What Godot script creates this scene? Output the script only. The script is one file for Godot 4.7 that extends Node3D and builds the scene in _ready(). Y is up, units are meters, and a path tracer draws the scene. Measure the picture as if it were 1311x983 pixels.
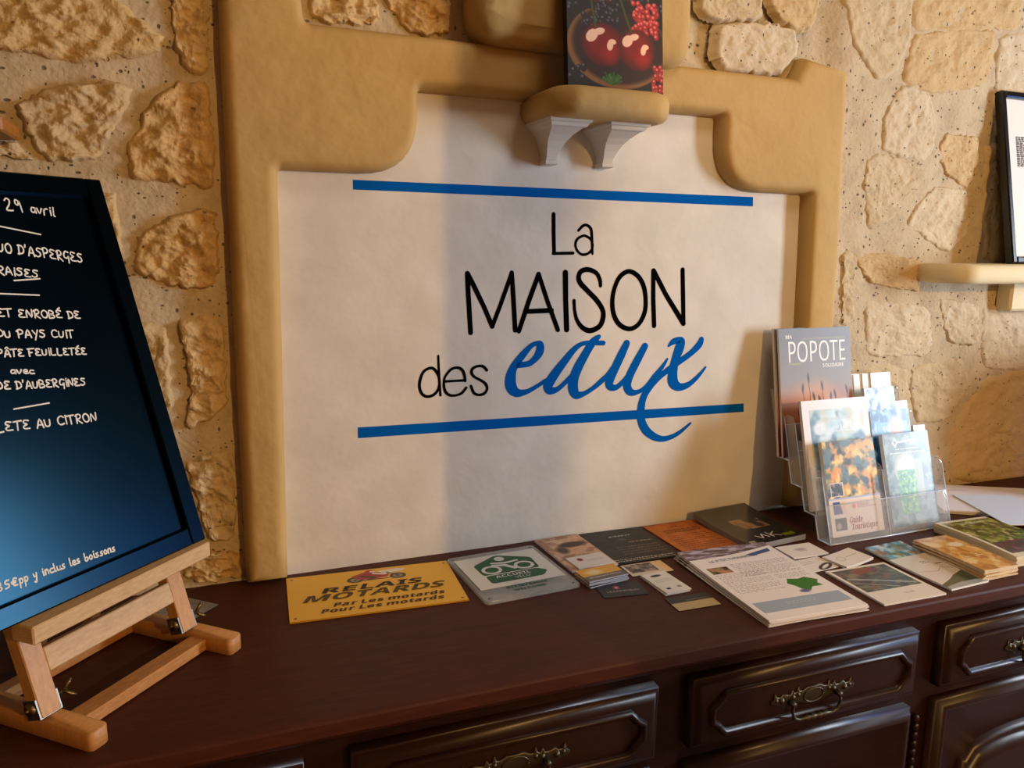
extends Node3D
# Heights are measured from the sideboard's top (y = 0); the floor lies at y = -0.95. The niche plane is z = 0 and z grows into the room.
const FLOOR := -0.95
const CEIL := 1.78
const LEAN := 16.5

const LETTERS := [
	["L", 0, [[0, 664, 680, 8.5, 665, 643, 8.5, 667, 604, 8.1], [0, 665, 603, 6.5, 709, 604, 6.5], ]],
	["a", 0, [[1, 753, 620, 5.5, 752, 613, 5.5, 748, 607, 5.5, 742, 603, 5.5, 734, 601, 6.0, 727, 602, 5.5, 720, 607, 5.5, 716, 613, 5.5, 714, 620, 5.5, 715, 627, 6.0, 719, 633, 5.5, 726, 637, 5.5, 733, 639, 5.5, 740, 637, 5.5, 747, 633, 5.5, 751, 627, 5.5, 753, 620, 5.5], [1, 720, 649, 5.5, 729, 658, 6.1, 738, 660, 6.1, 747, 654, 6.5, 750, 643, 6.5, 752, 618, 6.1, 753, 603, 5.5], ]],
	["M", 0, [[0, 484, 564, 10.0, 486, 523, 10.0, 491, 449, 10.0], [0, 485, 563, 10.0, 499, 537, 10.0, 518, 500, 9.5, 536, 460, 10.0], [0, 536, 460, 9.0, 552, 500, 9.0, 576, 564, 9.1], [0, 576, 565, 9.5, 580, 519, 10.0, 585, 451, 10.1], ]],
	["A", 0, [[0, 593, 449, 10.0, 614, 510, 10.5, 634, 562, 10.1], [0, 634, 562, 9.5, 656, 504, 9.5, 679, 449, 10.0], [0, 611, 488, 10.0, 664, 489, 10.5], ]],
	["I", 0, [[0, 693, 565, 12.0, 695, 511, 11.5, 699, 449, 12.0], ]],
	["S", 0, [[1, 774, 538, 8.1, 772, 550, 9.1, 763, 564, 9.5, 744, 571, 10.5, 728, 567, 10.5, 723, 555, 11.0, 728, 543, 11.5, 744, 528, 11.0, 767, 507, 11.0, 781, 487, 11.0, 782, 469, 12.0, 774, 453, 11.5, 753, 445, 11.5, 735, 452, 10.5, 722, 468, 8.5, 716, 488, 7.5, 714, 508, 7.5], ]],
	["O", 0, [[1, 840, 567, 10.1, 821, 558, 10.5, 809, 538, 10.1, 803, 509, 10.5, 807, 479, 11.0, 822, 456, 11.0, 846, 446, 10.5, 868, 455, 10.5, 882, 480, 11.0, 883, 510, 10.5, 876, 538, 11.0, 861, 558, 10.5, 840, 567, 10.1], ]],
	["N", 0, [[0, 899, 568, 10.5, 902, 507, 11.0, 907, 451, 11.0], [0, 900, 568, 11.0, 933, 517, 11.0, 981, 454, 12.0], [0, 972, 570, 10.6, 976, 519, 11.0, 981, 454, 10.6], ]],
	["d", 0, [[1, 409, 383, 6.0, 396, 377, 5.5, 389, 363, 6.0, 387, 347, 6.0, 392, 333, 6.0, 403, 327, 6.0, 417, 331, 6.0, 426, 344, 5.5, 426, 364, 5.5, 418, 379, 6.0, 409, 383, 6.0], [1, 425, 406, 4.5, 426, 376, 5.0, 429, 328, 5.0], ]],
	["e", 0, [[1, 438, 355, 5.5, 458, 355, 5.0, 480, 355, 5.5], [1, 480, 354, 6.0, 477, 370, 6.0, 470, 379, 6.0, 459, 381, 5.5, 448, 376, 5.5, 438, 363, 5.0, 436, 349, 5.5, 439, 335, 6.0, 448, 327, 5.5, 461, 326, 5.0, 473, 330, 5.5, 482, 340, 5.5], ]],
	["s", 0, [[1, 525, 373, 6.0, 517, 381, 6.0, 506, 382, 5.5, 496, 378, 6.0, 493, 370, 6.0, 499, 361, 5.5, 513, 353, 5.5, 523, 345, 6.0, 526, 335, 5.5, 520, 326, 6.0, 508, 324, 5.5, 498, 329, 6.0, 492, 343, 5.5], ]],
	["e", 1, [[1, 594, 380, 12.5, 615, 382, 12.5, 629, 391, 14.0, 639, 405, 18.0, 640, 419, 16.5, 634, 423, 10.5, 620, 418, 10.5, 600, 398, 15.5, 582, 375, 17.5, 576, 352, 23.5, 579, 334, 23.5, 591, 323, 18.0, 611, 324, 11.0, 630, 332, 9.0, 654, 345, 9.0], ]],
	["a", 1, [[1, 785, 418, 10.5, 768, 419, 10.5, 750, 420, 9.5, 732, 417, 10.0, 715, 405, 13.5, 692, 379, 17.5, 671, 353, 21.0, 660, 335, 22.0, 664, 324, 18.5, 680, 325, 11.5, 698, 338, 10.5, 719, 356, 12.5], [1, 774, 432, 9.5, 766, 426, 15.5, 757, 417, 18.0, 744, 397, 19.0, 728, 370, 21.5, 719, 348, 22.0, 717, 326, 23.5, 725, 311, 19.0, 742, 312, 11.5, 764, 323, 10.5, 786, 340, 11.0, 802, 352, 9.5], ]],
	["u", 1, [[1, 766, 322, 7.5, 784, 336, 10.0, 803, 355, 11.5, 822, 378, 14.5], [1, 841, 415, 16.0, 829, 391, 19.6, 814, 361, 20.0, 803, 337, 21.0, 805, 324, 17.5, 819, 321, 12.5, 835, 332, 11.5, 849, 346, 12.5], [1, 886, 407, 16.0, 868, 376, 19.0, 852, 346, 19.5, 846, 324, 20.0, 855, 309, 17.0, 873, 308, 10.5, 893, 318, 10.5, 914, 341, 11.6, 933, 361, 9.5, 944, 377, 5.5], ]],
	["x", 1, [[1, 946, 406, 5.5, 958, 415, 14.0, 978, 417, 15.0, 975, 403, 23.6, 965, 375, 21.0, 960, 348, 23.6, 962, 325, 26.1, 978, 313, 18.6, 1002, 317, 13.5, 1026, 334, 10.1, 1045, 354, 5.0], [1, 1030, 417, 13.0, 1025, 406, 16.6, 1005, 388, 14.0, 977, 371, 14.0, 951, 355, 14.0, 924, 337, 13.5, 901, 315, 15.5, 888, 295, 17.0, 883, 271, 19.0, 884, 247, 19.5, 896, 223, 20.0, 915, 207, 17.5, 938, 198, 14.0, 963, 200, 11.5, 987, 210, 9.5, 1013, 228, 5.5], ]],
]
const BARS := [[268, 731, 1145, 728, 1146, 708, 268, 714], [266, 276, 1156, 264, 1158, 244, 266, 255]]
const STONES := [
	[0, -288, 999, -108, 1011, -63, 976, -18, 942, -23, 920, -83, 899, -155, 886, -199, 887, -219, 896, -258, 895, -299, 888],
	[0, -249, 825, -211, 853, -157, 865, -110, 874, -73, 865, -87, 824, -116, 779, -142, 742, -217, 738, -240, 776],
	[0, -73, 825, -54, 851, -10, 884, 38, 882, 42, 782, 36, 702, -21, 706, -101, 717, -102, 774, -81, 800],
	[0, -15, 1022, 38, 1028, 35, 888, 2, 885, -12, 918, -18, 952],
	[0, -311, 760, -249, 770, -228, 741, -272, 743, -313, 743],
	[0, -104, 569, -92, 626, -45, 665, 39, 677, 35, 539, -16, 534, -70, 549],
	[0, -37, 493, 26, 499, 40, 478, 40, 332, 0, 300, -37, 288, -23, 364, -30, 446],
	[0, -40, 239, 18, 262, 44, 246, 41, 83, -7, 78, -26, 166],
	[0, -56, 49, -16, 67, 46, 58, 46, 6, -48, 12],
	[0, -235, 688, -113, 704, -109, 592, -161, 516, -259, 530],
	[0, -186, 478, -51, 487, -48, 338, -98, 231, -192, 253],
	[0, 317, 1062, 449, 1078, 453, 993, 404, 982, 369, 988, 334, 1020],
	[0, 197, 1048, 307, 1061, 327, 1013, 313, 992, 219, 988, 198, 1005],
	[1, 1125, 1155, 1267, 1172, 1259, 1093, 1227, 1076, 1167, 1091],
	[1, 1025, 1063, 1132, 1080, 1208, 1074, 1220, 1033, 1187, 992, 1130, 982, 1049, 982, 1016, 1009],
	[1, 965, 1136, 1106, 1153, 1121, 1094, 1073, 1077, 1005, 1074, 976, 1086],
	[1, 1552, 1099, 1793, 1132, 1794, 1016, 1628, 976, 1535, 995],
	[1, 1522, 983, 1603, 995, 1646, 907, 1627, 826, 1490, 845, 1487, 924],
	[1, 1441, 822, 1491, 835, 1589, 813, 1632, 792, 1570, 735, 1532, 689, 1469, 666, 1442, 752],
	[1, 1679, 888, 1784, 888, 1793, 833, 1771, 769, 1693, 800, 1662, 849],
	[1, 1667, 766, 1773, 758, 1789, 660, 1729, 614, 1679, 630, 1585, 679, 1625, 737],
	[1, 1342, 1181, 1520, 1203, 1536, 1089, 1510, 1020, 1455, 990, 1403, 1035, 1364, 1080],
	[1, 1544, 1206, 1853, 1244, 1884, 1150, 1557, 1111],
	[1, 1485, 496, 1679, 474, 1707, 391, 1688, 356, 1501, 366, 1484, 448],
	[1, 1424, 607, 1442, 455, 1410, 444, 1396, 606],
	[1, 1434, 607, 1643, 594, 1641, 519, 1487, 539],
	[1, 1718, 493, 1855, 476, 1871, 379, 1769, 389],
	[1, 1647, 322, 1815, 341, 1855, 267, 1797, 187, 1688, 185],
	[1, 1799, 139, 1916, 282, 2120, 284, 2175, 2, 1853, 12],
	[1, 1879, 470, 2085, 466, 2116, 306, 1910, 316],
	[1, 1489, 326, 1629, 325, 1661, 187, 1640, 45, 1506, 79],
	[1, 1817, 864, 2006, 874, 2059, 600, 1862, 599],
	[1, 1822, 1118, 1983, 1143, 2028, 914, 1846, 903],
]
const CHALK := [
	["o", -173, 528, -165, 527, 7.6],
	["29", -157, 524, -131, 523, 16.7],
	["avril", -122, 522, -85, 518, 12.6],
	["UO D'ASPERGES", -186, 467, -62, 449, 13.4],
	["RAISES", -195, 437, -138, 429, 10.7],
	["ET ENROBÉ DE", -212, 380, -93, 367, 10.7],
	["DU PAYS CUIT", -221, 353, -112, 341, 10.6],
	["PÂTE FEUILLETÉE", -228, 328, -101, 315, 9.5],
	["avec", -218, 304, -185, 299, 8.2],
	["DE D'AUBERGINES", -241, 286, -116, 271, 10.4],
	["LETE AU CITRON", -257, 233, -115, 219, 11.7],
	["35€pp y inclus les boissons", -313, 45, -147, 36, 9.5],
]
const CHALK_RULES := [[-180, 503, -118, 491], [-207, 411, -147, 405], [-228, 258, -179, 257], [-176, 427, -139, 428], ]
var taken := {}
var mats := {}
var fonts := {}
var noise := FastNoiseLite.new()
var rng := RandomNumberGenerator.new()

# ------------------------------------------------------------------ naming helpers
func numbered(called: String) -> String:
	if not taken.has(called):
		taken[called] = 0
		return called
	taken[called] += 1
	return "%s_%03d" % [called, taken[called]]

func tag(o: Node, label: String, category: String, group := "") -> Node:
	o.set_meta("label", label)
	o.set_meta("category", category)
	if group != "":
		o.set_meta("group", group)
	return o

func thing(called: String, label: String, category: String, at := Vector3.ZERO, turn := 0.0, group := "") -> Node3D:
	var o := Node3D.new()
	o.name = numbered(called)
	add_child(o)
	o.position = at
	o.rotation.y = deg_to_rad(turn)
	tag(o, label, category, group)
	return o

func part(parent: Node, called: String, mesh: Mesh, m: Material, at := Vector3.ZERO, b := Basis()) -> MeshInstance3D:
	var o := MeshInstance3D.new()
	o.name = called
	o.mesh = mesh
	if m:
		o.material_override = m
	o.transform = Transform3D(b, at)
	parent.add_child(o, true)
	return o

func structure(called: String, mesh: Mesh, m: Material, at := Vector3.ZERO) -> MeshInstance3D:
	var o := part(self, called, mesh, m, at)
	o.set_meta("kind", "structure")
	return o

# ------------------------------------------------------------------ mesh helpers
func new_st() -> SurfaceTool:
	var st := SurfaceTool.new()
	st.begin(Mesh.PRIMITIVE_TRIANGLES)
	return st

func done(st: SurfaceTool, into: ArrayMesh = null) -> ArrayMesh:
	st.generate_normals()
	return st.commit(into) if into else st.commit()

func tri(st: SurfaceTool, a: Vector3, b: Vector3, c: Vector3, outward: Vector3) -> void:
	if (b - a).cross(c - a).dot(outward) > 0.0:
		var t := b
		b = c
		c = t
	st.add_vertex(a)
	st.add_vertex(b)
	st.add_vertex(c)

func quad(st: SurfaceTool, a: Vector3, b: Vector3, c: Vector3, d: Vector3, outward: Vector3) -> void:
	tri(st, a, b, c, outward)
	tri(st, a, c, d, outward)

func bx(st: SurfaceTool, c: Vector3, s: Vector3, bevel := 0.0, b := Basis()) -> void:
	st.set_smooth_group(-1)
	var h := s * 0.5
	var g := minf(bevel, minf(h.x, minf(h.y, h.z)) * 0.9)
	var v := func(sx: float, sy: float, sz: float, ax: int) -> Vector3:
		var p := Vector3(sx * (h.x - (0.0 if ax == 0 else g)), sy * (h.y - (0.0 if ax == 1 else g)), sz * (h.z - (0.0 if ax == 2 else g)))
		return c + b * p
	for s1 in [-1.0, 1.0]:
		quad(st, v.call(s1, -1, -1, 0), v.call(s1, 1, -1, 0), v.call(s1, 1, 1, 0), v.call(s1, -1, 1, 0), b * Vector3(s1, 0, 0))
		quad(st, v.call(-1, s1, -1, 1), v.call(1, s1, -1, 1), v.call(1, s1, 1, 1), v.call(-1, s1, 1, 1), b * Vector3(0, s1, 0))
		quad(st, v.call(-1, -1, s1, 2), v.call(1, -1, s1, 2), v.call(1, 1, s1, 2), v.call(-1, 1, s1, 2), b * Vector3(0, 0, s1))
		if g > 0.0:
			for s2 in [-1.0, 1.0]:
				quad(st, v.call(s1, s2, -1, 0), v.call(s1, s2, 1, 0), v.call(s1, s2, 1, 1), v.call(s1, s2, -1, 1), b * Vector3(s1, s2, 0))
				quad(st, v.call(s1, -1, s2, 0), v.call(s1, 1, s2, 0), v.call(s1, 1, s2, 2), v.call(s1, -1, s2, 2), b * Vector3(s1, 0, s2))
				quad(st, v.call(-1, s1, s2, 1), v.call(1, s1, s2, 1), v.call(1, s1, s2, 2), v.call(-1, s1, s2, 2), b * Vector3(0, s1, s2))
				for s3 in [-1.0, 1.0]:
					tri(st, v.call(s1, s2, s3, 0), v.call(s1, s2, s3, 1), v.call(s1, s2, s3, 2), b * Vector3(s1, s2, s3))

func box_mesh(s: Vector3, bevel := 0.0, c := Vector3.ZERO) -> ArrayMesh:
	var st := new_st()
	bx(st, c, s, bevel)
	return done(st)

# a tube along points, with a radius at each point
func tube(st: SurfaceTool, pts: Array, radii, sides := 10) -> void:
	st.set_smooth_group(0)
	var rings := []
	var side := Vector3.ZERO
	for i in pts.size():
		var a: Vector3 = pts[maxi(i - 1, 0)]
		var c: Vector3 = pts[mini(i + 1, pts.size() - 1)]
		var t := (c - a).normalized()
		if side == Vector3.ZERO:
			side = t.cross(Vector3(0.31, 0.87, 0.4)).normalized()
		side = (side - t * side.dot(t)).normalized()
		var up := t.cross(side)
		var r: float = radii[i] if radii is Array else radii
		var ring := []
		for k in sides:
			var w := TAU * k / sides
			ring.append(pts[i] + (side * cos(w) + up * sin(w)) * r)
		rings.append(ring)
	for i in pts.size() - 1:
		for k in sides:
			var k2 := (k + 1) % sides
			var mid: Vector3 = (rings[i][k] + rings[i + 1][k2]) * 0.5
			quad(st, rings[i][k], rings[i][k2], rings[i + 1][k2], rings[i + 1][k], mid - (pts[i] + pts[i + 1]) * 0.5)
	for e in [0, pts.size() - 1]:
		var o: Vector3 = pts[e] - pts[1 if e == 0 else e - 1]
		for k in range(1, sides - 1):
			tri(st, rings[e][0], rings[e][k], rings[e][k + 1], o)

# profile [radius, height] turned round the y axis
func lathe(st: SurfaceTool, c: Vector3, prof: Array, sides := 20, b := Basis()) -> void:
	st.set_smooth_group(0)
	for i in prof.size() - 1:
		for k in sides:
			var w0 := TAU * k / sides
			var w1 := TAU * (k + 1) / sides
			var p := func(r: float, y: float, w: float) -> Vector3: return c + b * Vector3(r * cos(w), y, r * sin(w))
			var n = Vector3(cos(w0), 0.0, sin(w0)) * (prof[i + 1][1] - prof[i][1]) + Vector3(0, prof[i][0] - prof[i + 1][0], 0)
			if prof[i + 1][1] < prof[i][1]:
				n = -n
			quad(st, p.call(prof[i][0], prof[i][1], w0), p.call(prof[i][0], prof[i][1], w1), p.call(prof[i + 1][0], prof[i + 1][1], w1), p.call(prof[i + 1][0], prof[i + 1][1], w0), b * n)

func offset_ring(poly: PackedVector2Array, d: float) -> PackedVector2Array:
	var out := PackedVector2Array()
	var n := poly.size()
	var sgn := -1.0 if Geometry2D.is_polygon_clockwise(poly) else 1.0
	for i in n:
		var e0 := (poly[i] - poly[(i + n - 1) % n]).normalized()
		var e1 := (poly[(i + 1) % n] - poly[i]).normalized()
		var n0 := Vector2(e0.y, -e0.x) * sgn
		var n1 := Vector2(e1.y, -e1.x) * sgn
		var bis := (n0 + n1).normalized()
		out.append(poly[i] + bis * d / maxf(0.4, bis.dot(n0)))
	return out

# a plate cut to an outline, with a rounded rim: steps are [inset, height] from the back to the front (+z)
func plate(st: SurfaceTool, outline: PackedVector2Array, steps: Array, back := true, wob := 0.0) -> void:
	var rings := []
	for s in steps:
		var r := offset_ring(outline, s[0])
		var ring := []
		for p in r:
			var z: float = s[1]
			if wob > 0.0 and s[1] > 0.0:
				z += noise.get_noise_2d(p.x * 300.0, p.y * 300.0) * wob
			ring.append(Vector3(p.x, p.y, z))
		rings.append(ring)
	var n := outline.size()
	var mid := Vector2.ZERO
	for p in outline:
		mid += p / n
	var sgn := -1.0 if Geometry2D.is_polygon_clockwise(outline) else 1.0
	st.set_smooth_group(0)
	for i in rings.size() - 1:
		for k in n:
			var k2 := (k + 1) % n
			var e := outline[k2] - outline[k]
			var o := Vector3(e.y, -e.x, 0.0) * sgn + Vector3(0, 0, (steps[i][0] - steps[i + 1][0]) * 200.0 * e.length())
			quad(st, rings[i][k], rings[i][k2], rings[i + 1][k2], rings[i + 1][k], o)
	st.set_smooth_group(0 if steps.size() > 3 else -1)
	var top: Array = rings[-1]
	var flat := PackedVector2Array()
	for p in top:
		flat.append(Vector2(p.x, p.y))
	var idx := Geometry2D.triangulate_polygon(flat)
	for i in range(0, idx.size(), 3):
		tri(st, top[idx[i]], top[idx[i + 1]], top[idx[i + 2]], Vector3(0, 0, 1))
	if back:
		st.set_smooth_group(-1)
		var bi := Geometry2D.triangulate_polygon(outline)
		for i in range(0, bi.size(), 3):
			tri(st, rings[0][bi[i]], rings[0][bi[i + 1]], rings[0][bi[i + 2]], Vector3(0, 0, -1))

func round_rect(w: float, h: float, r: float, seg := 6, c := Vector2.ZERO) -> PackedVector2Array:
	var out := PackedVector2Array()
	for q in [[1, 1, 0.0], [-1, 1, 90.0], [-1, -1, 180.0], [1, -1, 270.0]]:
		for k in seg + 1:
			var a := deg_to_rad(q[2] + 90.0 * k / seg)
			out.append(c + Vector2(q[0] * (w / 2 - r) + cos(a) * r, q[1] * (h / 2 - r) + sin(a) * r))
	return out

# one flat brush stroke in the xy plane, as a ribbon with round ends: each point is (x, y, width)
func stroke(st: SurfaceTool, pts: Array, z: float) -> void:
	st.set_smooth_group(-1)
	var f := Vector3(0, 0, 1)
	var n := pts.size()
	var closed: bool = n > 3 and Vector2(pts[0].x, pts[0].y).distance_to(Vector2(pts[-1].x, pts[-1].y)) < 1e-5
	var left := []
	var right := []
	var dirs := []
	for i in n:
		var a: Vector3 = pts[i - 1] if i > 0 else (pts[n - 2] if closed else pts[0])
		var b: Vector3 = pts[i + 1] if i < n - 1 else (pts[1] if closed else pts[n - 1])
		var p: Vector3 = pts[i]
		var d := Vector2(b.x - a.x, b.y - a.y).normalized()
		var m := Vector2(-d.y, d.x) * p.z * 0.5
		dirs.append(d)
		left.append(Vector3(p.x + m.x, p.y + m.y, z))
		right.append(Vector3(p.x - m.x, p.y - m.y, z))
	for i in n - 1:
		quad(st, left[i], right[i], right[i + 1], left[i + 1], f)
	if not closed:
		for e in [[0, -1.0], [n - 1, 1.0]]:
			var p: Vector3 = pts[e[0]]
			var d: Vector2 = dirs[e[0]] * e[1]
			var m := Vector2(-d.y, d.x)
			var r := p.z * 0.5
			for k in 6:
				var a0 := PI * k / 6.0
				var a1 := PI * (k + 1) / 6.0
				var v0 := (m * cos(a0) + d * sin(a0)) * r
				var v1 := (m * cos(a1) + d * sin(a1)) * r
				tri(st, Vector3(p.x, p.y, z), Vector3(p.x + v0.x, p.y + v0.y, z), Vector3(p.x + v1.x, p.y + v1.y, z), f)

func smooth_pts(pts: Array, n := 6) -> Array:
	var out := []
	for i in pts.size() - 1:
		var p0: Vector3 = pts[maxi(i - 1, 0)]
		var p1: Vector3 = pts[i]
		var p2: Vector3 = pts[i + 1]
		var p3: Vector3 = pts[mini(i + 2, pts.size() - 1)]
		if i == 0 and pts[0].distance_to(pts[-1]) < 1e-5:
			p0 = pts[-2]
		if i == pts.size() - 2 and pts[0].distance_to(pts[-1]) < 1e-5:
			p3 = pts[1]
		for k in n:
			out.append(p1.cubic_interpolate(p2, p0, p3, float(k) / n))
	out.append(pts[-1])
	return out

# ------------------------------------------------------------------ materials
func mat(key: String, c: Color, rough := 0.8, metal := 0.0) -> StandardMaterial3D:
	if mats.has(key):
		return mats[key]
	var m := StandardMaterial3D.new()
	m.albedo_color = c
	m.roughness = rough
	m.metallic = metal
	mats[key] = m
	return m

func noise_tex(seed_: int, freq: float, octaves: int, stops: Array, size := 512, kind := FastNoiseLite.TYPE_SIMPLEX_SMOOTH, normal := 0.0) -> NoiseTexture2D:
	var n := FastNoiseLite.new()
	n.seed = seed_
	n.noise_type = kind
	n.frequency = freq
	n.fractal_octaves = octaves
	n.fractal_type = FastNoiseLite.FRACTAL_FBM if octaves > 1 else FastNoiseLite.FRACTAL_NONE
	var t := NoiseTexture2D.new()
	t.width = size
	t.height = size
	t.seamless = true
	t.noise = n
	if normal > 0.0:
		t.as_normal_map = true
		t.bump_strength = normal
	if stops.size():
		var g := Gradient.new()
		var off := PackedFloat32Array()
		var col := PackedColorArray()
		for s in stops:
			off.append(s[0])
			col.append(s[1])
		g.offsets = off
		g.colors = col
		t.color_ramp = g
	return t

func grainy(key: String, tex: Texture2D, bump: Texture2D, scale_: float, rough: float, relief := 0.4) -> StandardMaterial3D:
	var m := mat(key, Color.WHITE, rough)
	m.albedo_texture = tex
	m.uv1_triplanar = true
	m.uv1_world_triplanar = true
	m.uv1_scale = Vector3.ONE * scale_
	if bump:
		m.heightmap_enabled = true
		m.heightmap_texture = bump
		m.heightmap_scale = relief
	return m

func streaks(w: int, h: int, seed_: int, a: Color, b: Color, c: Color, along := 8.0, across := 60.0, upright := false) -> ImageTexture:
	# wood grain running along u
	var im := Image.create(w, h, false, Image.FORMAT_RGB8)
	var n1 := FastNoiseLite.new()
	n1.seed = seed_
	n1.frequency = 1.0
	n1.fractal_octaves = 4
	for y in h:
		for x in w:
			var u := float(x) / w
			var v := float(y) / h
			var g := n1.get_noise_2d(u * along, v * across) * 0.5 + 0.5
			var g2 := n1.get_noise_2d(u * along * 3.0 + 31.0, v * across * 3.5) * 0.5 + 0.5
			var k := a.lerp(b, clampf(g * 1.4 - 0.2, 0, 1))
			im.set_pixel(x, y, k.lerp(c, clampf(g2 * 1.6 - 0.75, 0, 1)))
	if upright:
		im.rotate_90(CLOCKWISE)
	im.generate_mipmaps()
	return ImageTexture.create_from_image(im)

# ------------------------------------------------------------------ flat prints
func canvas(w: int, h: int, c: Color) -> Image:
	var im := Image.create(w, h, false, Image.FORMAT_RGB8)
	im.fill(c)
	return im

func px(im: Image, x: int, y: int, c: Color) -> void:
	if x >= 0 and y >= 0 and x < im.get_width() and y < im.get_height():
		im.set_pixel(x, y, im.get_pixel(x, y).lerp(c, c.a))

func rect(im: Image, x: float, y: float, w: float, h: float, c: Color) -> void:
	var W := im.get_width()
	var H := im.get_height()
	im.fill_rect(Rect2i(int(x * W), int(y * H), maxi(1, int(w * W)), maxi(1, int(h * H))), c)

func oval(im: Image, cx: float, cy: float, rx: float, ry: float, c: Color, soft := 0.15, turn := 0.0) -> void:
	var W := im.get_width()
	var H := im.get_height()
	var m := maxf(rx * W, ry * H) * (1.0 + soft)
	var cs := cos(turn)
	var sn := sin(turn)
	for y in range(int(cy * H - m), int(cy * H + m) + 1):
		for x in range(int(cx * W - m), int(cx * W + m) + 1):
			var dx := x - cx * W
			var dy := y - cy * H
			var ex := (dx * cs + dy * sn) / (rx * W)
			var ey := (-dx * sn + dy * cs) / (ry * H)
			var d := sqrt(ex * ex + ey * ey)
			var k := clampf((1.0 + soft - d) / (2.0 * soft), 0, 1)
			if k > 0.0:
				px(im, x, y, Color(c, c.a * k))

func poly(im: Image, pts: Array, c: Color) -> void:
	var W := im.get_width()
	var H := im.get_height()
	var p := PackedVector2Array()
	var lo := Vector2(1e9, 1e9)
	var hi := -lo
	for q in pts:
		var v := Vector2(q[0] * W, q[1] * H)
		p.append(v)
		lo = lo.min(v)
		hi = hi.max(v)
	for y in range(maxi(0, int(lo.y)), mini(H, int(hi.y) + 1)):
		for x in range(maxi(0, int(lo.x)), mini(W, int(hi.x) + 1)):
			if Geometry2D.is_point_in_polygon(Vector2(x + 0.5, y + 0.5), p):
				px(im, x, y, c)

func line(im: Image, pts: Array, w: float, c: Color) -> void:
	var W := im.get_width()
	var H := im.get_height()
	for i in pts.size() - 1:
		var a := Vector2(pts[i][0] * W, pts[i][1] * H)
		var b := Vector2(pts[i + 1][0] * W, pts[i + 1][1] * H)
		var r := w * W * 0.5
		var lo := a.min(b) - Vector2(r + 1, r + 1)
		var hi := a.max(b) + Vector2(r + 1, r + 1)
		for y in range(int(lo.y), int(hi.y) + 1):
			for x in range(int(lo.x), int(hi.x) + 1):
				var q := Vector2(x + 0.5, y + 0.5)
				var d := q.distance_to(Geometry2D.get_closest_point_to_segment(q, a, b))
				var k := clampf(r + 0.5 - d, 0, 1)
				if k > 0.0:
					px(im, x, y, Color(c, k))

func mottle(im: Image, x0: float, y0: float, x1: float, y1: float, cols: Array, freq: float, seed_: int, stretch := 1.0) -> void:
	# patches of printed colour, like the blurred detail of a photograph: each colour has its own field of patches
	var fields := []
	for k in cols.size():
		var n := FastNoiseLite.new()
		n.seed = seed_ * 31 + k
		n.frequency = 0.8
		n.fractal_octaves = 3
		fields.append(n)
	var W := im.get_width()
	var H := im.get_height()
	for y in range(int(y0 * H), mini(H, int(y1 * H))):
		for x in range(int(x0 * W), mini(W, int(x1 * W))):
			var sum := 0.0
			var r := 0.0
			var g := 0.0
			var b := 0.0
			for k in cols.size():
				var c: Color = cols[k]
				var w := exp(9.0 * fields[k].get_noise_2d(float(x) / W * freq, float(y) / W * freq * stretch))
				sum += w
				r += c.r * w
				g += c.g * w
				b += c.b * w
			im.set_pixel(x, y, Color(r / sum, g / sum, b / sum))

func text_lines(im: Image, x: float, y: float, w: float, rows: int, step: float, c: Color, seed_ := 1, tall := 0.35) -> void:
	# body copy too small to read: rows of broken dashes
	var r := RandomNumberGenerator.new()
	r.seed = seed_
	var W := im.get_width()
	for k in rows:
		var u := x
		var end := x + w * (1.0 if k % 5 != 4 else r.randf_range(0.4, 0.9))
		while u < end:
			var l := r.randf_range(0.012, 0.05)
			rect(im, u, y + k * step, minf(l, end - u), step * tall, c)
			u += l + 0.012

func print_mat(key: String, im: Image, rough := 0.45, coat := 0.0) -> StandardMaterial3D:
	var m := mat(key, Color.WHITE, rough)
	im.generate_mipmaps()
	m.albedo_texture = ImageTexture.create_from_image(im)
	if coat > 0.0:
		m.clearcoat_enabled = true
		m.clearcoat = coat
		m.clearcoat_roughness = 0.12
	return m

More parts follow.
